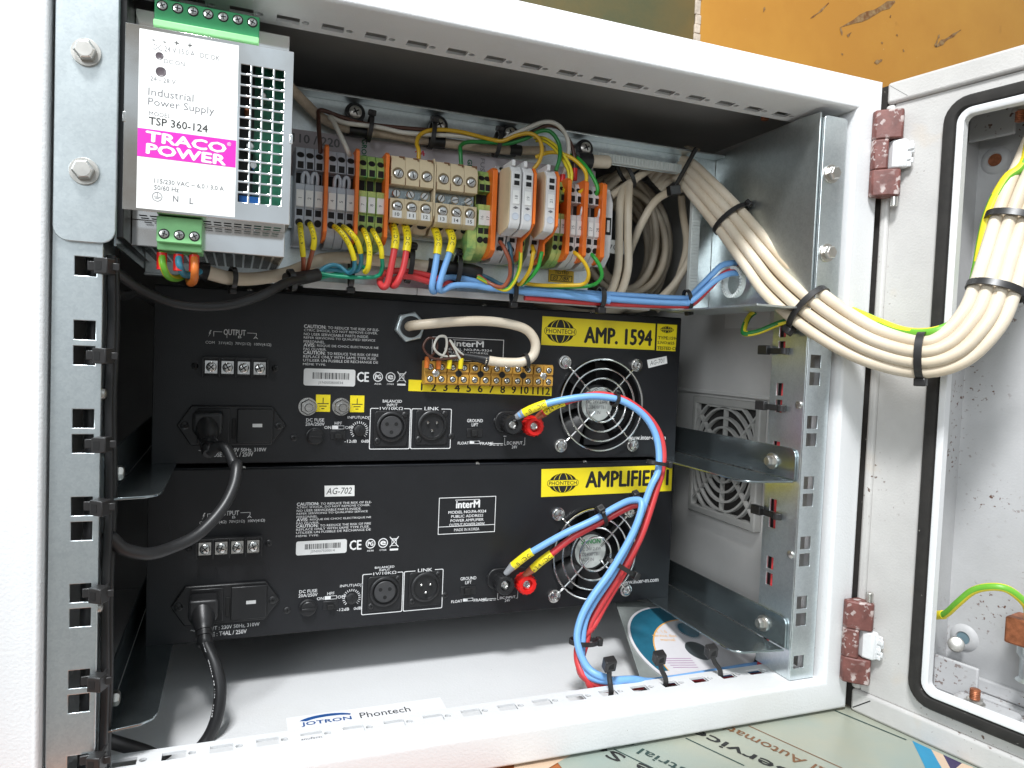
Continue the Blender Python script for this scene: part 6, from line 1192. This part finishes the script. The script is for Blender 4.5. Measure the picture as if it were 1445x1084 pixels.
# --- cable ties
def tie(label, c, axis, ra, rb, up, head=0.0, group='black cable ties', wd=4.0, th=1.1, hs=1.0, tail=True):
    """closed nylon band round a bundle (axis, half widths ra along up and rb across) with its square head"""
    t = thing('cable_tie', label, 'cable tie', c, group=group); T = Vector(axis).normalized(); A_ = Vector(up); A_ = (A_ - T*A_.dot(T)).normalized(); Bv = T.cross(A_); n = 36; b = B(); vs = []
    for k, (dr, dw) in enumerate(((0, -wd/2), (th, -wd/2), (th, wd/2), (0, wd/2))):
        for i in range(n): a = 2*pi*i/n; vs.append(A_*((ra+dr)*cos(a)) + Bv*((rb+dr)*sin(a)) + T*dw)
    b.add(vs, [(k*n+i, k*n+(i+1) % n, ((k+1) % 4)*n+(i+1) % n, ((k+1) % 4)*n+i) for k in range(4) for i in range(n)]); b.obj('band', M_tie, t)
    hp = A_*((ra+th)*cos(head)) + Bv*((rb+th)*sin(head)); N = (A_*cos(head)/ra + Bv*sin(head)/rb).normalized(); Q = T.cross(N)
    b = B(); b.obox(hp + N*1.6*hs, N*2.6*hs, Q*3.6*hs, T*3.6*hs); hd = b.obj('head', M_tie, t, 0.7)
    b = B(); b.obox(hp + N*4.25*hs, N*0.06, Q*1.6*hs, T*2.2*hs); b.obj('head_slot', M_hole, hd)
    if tail: b = B(); b.obox(hp + N*1.5*hs + Q*4.6*hs, N*0.6, Q*1.6*hs, T*wd*0.42); b.obj('tail', M_tie, hd, 0.3)
    return t
def tan(p, q): return tuple(Vector(q) - Vector(p))
# six ties in the left rail
for k, (pz, l) in enumerate(((375, 'topmost'), (478, 'second'), (626, 'third'), (714, 'fourth'), (837, 'fifth'), (960, 'sixth'), (1069, 'lowest'))):
    z = (88.9, 44.45, 0, -31.75, -76.2, -121.5, -163)[k]; t = thing('cable_tie', l + ' cable tie counted down the left rail', 'cable tie', (-224, -2, z), group='cable ties down the left rail')
    dy = random.uniform(-0.12, 0.12)
    b = B(); b.obox((-3.0, 0.9, 0.3), (4.5, 0.3, dy), (0, 0.7, 0), (0, 0, 2.3)); b.obox((2.6, 5, 0), (0.7, 0.3, 0), (0.6, 6.5, 0), (0, 0, 2.3)); b.obj('band', M_tie, t, 0.3)
    ca, sa = cos(-0.42 + dy), sin(-0.42 + dy); o3 = Vector((0.6, -2.9, 0.2)); ax3, ay3, az3 = Vector((ca*3.5, sa*3.5, dy*2)), Vector((-sa*3.6, ca*3.6, 0)), Vector((0, -0.2, 3.9))
    b = B(); b.obox(o3, ax3, ay3, az3); hd = b.obj('head', M_tie, t, 0.5); b = B(); b.obox(o3 - ay3*1.03 - ax3*0.25, ax3*0.42, ay3*0.03, az3*0.55); b.obj('head_slot', M_hole, hd)
    b = B(); b.obox((5.4, -2.2, 0.3), (1.6, 0.2, 0), (0, 0.9, 0), (0, 0, 1.8)); b.obj('tail', M_tie, hd, 0.3)
for k, (p, l) in enumerate((((224.0,25.9,64.1), 'upper cable tie on the side of the right rail'), ((224.0,25.6,21.1), 'middle cable tie on the side of the right rail'), ((224.0,24.1,-60.6), 'lower cable tie on the side of the right rail'))):
    t = thing('cable_tie', l, 'cable tie', p, group='cable ties on the right rail')
    b = B(); b.obox((-1.6, 4, 0), (0.7, 0, 0), (0.3, 8.5, 0), (0, 0, 2.2)); b.lathe((-1, -4, -2.4), (0, 0, 1), [(3.4, 0), (3.4, 4.8)], 14); b.obj('band', M_tie, t, 0.3)
    b = B(); b.obox((-2.6, 17, 0.6), (2.2, 0.2, 0), (-0.3, 5.0, 0), (0, 0, 3.6)); b.obj('head', M_tie, t, 0.7)
for k, x in enumerate(((88.2,26.9,-179.0)[0], (132.8,23.0,-179.0)[0], (180.1,22.2,-179.0)[0])):
    t = thing('cable_tie', ('left', 'middle', 'right')[k] + ' of three upright cable ties in the bottom lip slots', 'cable tie', (x, 24, -180), group='upright cable ties in the bottom lip')
    ln = (0.15, -0.5, -0.9)[k]
    b = B(); b.tube([(1, 0, -8), (1, -1, 0), (0.5, -0.5, 5), (ln*3, 1.5, 10), (ln*5, 2.5, 15)], 1.9, 8); b.obj('band', M_tie, t)
    b = B(); b.obox((ln*6, 3, 18.5), (4.6, 0.5, 0), (0, 3.0, 1.2), (0.3*ln, -1.0, 4.0)); hd = b.obj('head', M_tie, t, 0.8); b = B(); b.obox((ln*6, -0.2, 18.0), (2.0, 0.1, 0), (0, 0.12, 0.1), (0, -0.3, 2.0)); b.obj('head_slot', M_hole, hd)
i4, i7, i10, i13 = 4, 7, 10, 13
def bt(i): return (ctr[i+1]-ctr[i-1])
def bup(i): T = bt(i).normalized(); V = (CAMP-ctr[i]).normalized(); return V.cross(T)
tie('black cable tie on the cream bundle where it leaves the plate opening', ctr[4], bt(4), 15.6, 9.5, bup(4), head=pi*0.0, hs=0.8)
tie('black cable tie on the cream bundle crossing the right rail', ctr[7], bt(7), 18.2, 10.5, bup(7), head=pi, wd=4.6)
tie('black cable tie on the lowest sag of the cream bundle by the gasket', ctr[10], bt(10), 14.5, 10.0, bup(10), head=pi, wd=4.6)
tie('black cable tie on the cream bundle entering the wall box', ctr[13], bt(13), 16.0, 10.0, bup(13), head=pi, wd=4.4)
tie('black cable tie highest on the cream bundle inside the wall box', ctr[15] + Vector((0, 0, 0)), bt(15), 16.5, 10.0, bup(15), head=pi, wd=4.4)
# long tie hanging the bundle neck from the plate
t = thing('cable_tie', 'long black cable tie hanging the bundle neck from the plate top', 'cable tie', (176.6,112.0,195.5), group='black cable ties')
p0, p1 = Vector((176.6,112.0,195.5)), Vector((193.0,106.0,231.0)); d = (p1-p0)
b = B(); b.obox(d*0.5, d*0.5, Vector((0.6, -0.9, 0.3)), Vector((1.6, 0.8, -0.7))); b.obj('band', M_tie, t, 0.3); b = B(); b.obox((0, -1, 0), (5, 0, 1), (0, 3.5, 0), (-0.8, 0, 4)); b.obj('head', M_tie, t, 0.8)
for l, p, q, ra, rb, up, hd, hs in (('black cable tie round three cream cables behind the end clamp', (140.9,130.0,209.3), (0.8, 0, 0.6), 13, 7, (-0.5, 0, 0.8), 0.2, 0.8), ('black cable tie round the supply wires above the edge strip left', (32.8,98.0,100.5), (1, 0, 0), 7.5, 5, (0, 0, 1), pi, 0.8), ('black cable tie round the supply wires above the edge strip right', (107.0,99.0,101.1), (1, 0, 0), 7.5, 5, (0, 0, 1), pi, 0.95), ('black cable tie where the supply wires turn up to the grommet', (188.0,100.0,104.1), (1, 0, 0.2), 8, 5, (0, 0, 1), pi, 0.8),
    ('black cable tie round red and cream cables under terminal 11', (-46.6,102.0,114.5), (1, 0, -0.1), 12, 8, (0, 0, 1), 0.3, 0.85), ('black cable tie round the black boot under terminal 14', (-11.9,100.0,112.8), (1, 0, -0.1), 12.0, 8.5, (0, 0, 1), 0.3, 0.85), ('black cable tie round the cream cable under the grey terminals', (-87.7,102.0,110.2), (1, 0, 0), 14, 7, (0, 0, 1), pi, 0.8), ('black cable tie on the cream cable under the power supply', (-164.6,68.0,93.6), (1, 0.3, 0), 6.0, 6.0, (0, 0, 1), pi, 0.6), ('black cable tie on the boot of the sagging black cord', (-129.0,79.0,96.0), (1, 0.2, 0.2), 6.2, 6.2, (0, 0, 1), -pi*0.6, 0.8),
    ('black cable tie on the loom below the first P-clip', (-77.0,108.0,208.8), (1, 0, -0.1), 8.5, 7, (0, 0, 1), 0.2, 0.75), ('black cable tie on the loom below the second P-clip', (-32.4,107.0,210.1), (1, 0, -0.1), 9, 7, (0, 0, 1), 0.2, 0.8), ('black cable tie on the loom left of the tall fuse terminals', (17.6,106.0,210.4), (1, 0, -0.1), 9, 7, (0, 0, 1), 0.2, 0.75),
    ('black cable tie joining the supply wires in front of the upper fan', (117.1,87.0,21.3), (1, 0, -0.3), 4.5, 5, (0, 0, 1), 0, 0.5), ('black cable tie on the supply wires beside the upper amplifier sticker edge', (147.9,70.0,-26.5), (0.15, 0, 1), 8.5, 5.5, (1, 0, 0), 0.0, 0.7), ('black cable tie at the bend of the lower supply wires', (133.6,77.0,-58.4), (1, 0, 0.3), 7, 6, (0, 0, 1), 0.5, 0.7), ('black cable tie on the lower supply wires above the fan', (109.1,86.0,-70.8), (1, 0, 0.45), 7.5, 6, (0, 0, 1), 0.6, 0.8),
    ('black cable tie on the supply wires beside the lower fan', (115.4,63.0,-104.5), (0.6, 0, 1), 13, 6.0, (1, 0, -0.5), 0.0, 0.85), ('black cable tie on the supply wires below the lower amplifier', (82.0,54.0,-155.1), (0.1, 0, 1), 10.5, 6.0, (1, 0, -0.2), 0.0, 0.8), ('black cable tie at the end of the gland cable loop', (48.8,108.0,48.7), (1, 0, 0.2), 5.2, 5.2, (0, 0, 1), pi, 0.4)):
    tie(l, p, q, ra, rb, up, hd, hs=hs, wd=4.0*max(0.7, hs))

# ---------------------------------------------------------------- disc in its sleeve under the right shelf
nd = Vector((cos(1.2566)*sin(0.4363), -cos(1.2566)*cos(0.4363), sin(1.2566)))
cdm = Vector((1, 0, 0)); cdm = (cdm - nd*cdm.dot(nd)).normalized(); cdn = nd.cross(cdm)
disc = thing('disc_in_sleeve', 'printed teal and white disc in a grey plastic sleeve under the right shelf', 'disc', (198.9, 76.1, -184.2))
disc.rotation_euler = Matrix((cdm, cdn, nd)).transposed().to_euler()
M_slv = mat('grey_clear_sleeve', (0.24, 0.26, 0.25), 0.22, var=0.2, vs=30, coat=0.4)
def dl(p): r = Vector(p) - Vector((198.9, 76.1, -184.2)); return (r.dot(cdm), r.dot(cdn))
sl0, sl1 = dl((158.3, 148.4, -157.3)), dl((126.1, 45.0, -183.4))
e = Vector(sl1) - Vector(sl0); pn = Vector((-e.y, e.x)).normalized(); pn = pn if pn.x > 0 else -pn
b = B(); e2 = e.normalized(); s0 = Vector(sl0); s1 = s0 + e2*128; b.prism([tuple(s0), tuple(s1), tuple(s1 + pn*68), tuple(s0 + pn*68)], -1.0, -0.6); b.obj('sleeve', M_slv, disc, 0.2)
M_cdw = mat('white_disc_print', (0.72, 0.70, 0.72), 0.25, var=0.03, vs=60, coat=0.5); M_cdt = mat('teal_disc_print', (0.02, 0.13, 0.20), 0.25, var=0.15, vs=60, coat=0.5); M_cdo = mat('orange_disc_print', (0.75, 0.40, 0.10), 0.3, var=0.05, vs=60); M_cdh = mat('grey_disc_hub', (0.06, 0.075, 0.08), 0.3, var=0.1, vs=60); M_cdp = mat('mauve_disc_print', (0.42, 0.26, 0.40), 0.4, var=0.05, vs=60)
B().lathe((0, 0, -0.4), (0, 0, 1), [(60, 0), (60, 1.0), (58.6, 1.1), (8, 1.1), (7.5, 0)], 72).obj('disc_face', M_cdw, disc)
def crescent(name, r0, c1, r1, m, w):
    b = B(); n = 40; a0, a1 = radians(60), radians(205); o = [(r0*cos(a0+(a1-a0)*i/n), r0*sin(a0+(a1-a0)*i/n)) for i in range(n+1)]; inn = []
    for x, y in o:
        d = Vector((x-c1[0], y-c1[1])); L = d.length; k = min(1, r1/L); inn.append((c1[0]+d.x*k, c1[1]+d.y*k))
    b.add([(*p, w) for p in o] + [(*p, w) for p in inn], [(i, i+1, n+2+i, n+1+i) for i in range(n)]); return b.obj(name, m, disc)
crescent('orange_rim', 58, (14, -17), 58.0, M_cdo, 0.74); crescent('teal_crescent', 58, (14, -17), 59.2, M_cdt, 0.78)
B().lathe((0, 0, 0.7), (0, 0, 1), [(11.5, 0), (11.5, 0.15), (9, 0.25), (8, 0.1), (0, 0.1)], 36).obj('disc_hub', M_cdh, disc)
b = B()
for k in range(5): b.box(-42+k, -14, -10-2.6*k, -9.2-2.6*k, 0.72, 0.78)
b.obj('printed_lines', M_cdp, disc)
for k in range(4): text('disc_text', 'data sheet\n%s' % ('index', 'type', 'code', 'rev')[k], (-20+7.5*k, -30-5*k, -14+7.5*k, -24-5*k), M_cdp, disc, 0.8)
text('disc_text', 'v. 1.0\nservice disc\nmanual', (-34, 12, -10, 26), M_cdo, disc, 0.8, align='CENTER')
b = B()
for i in range(40):
    a = 2*pi*i/40; b.add([(8+9*cos(a-0.07), 27+9*sin(a-0.07), .76), (8+9*cos(a+0.07), 27+9*sin(a+0.07), .76), (8+13*cos(a), 27+13*sin(a), .76)], [(0, 1, 2)])
b.cyl((8, 27, 0.72), (8, 27, 0.76), 9.5, n=30); b.obj('printed_rosette', M_cdt, disc)
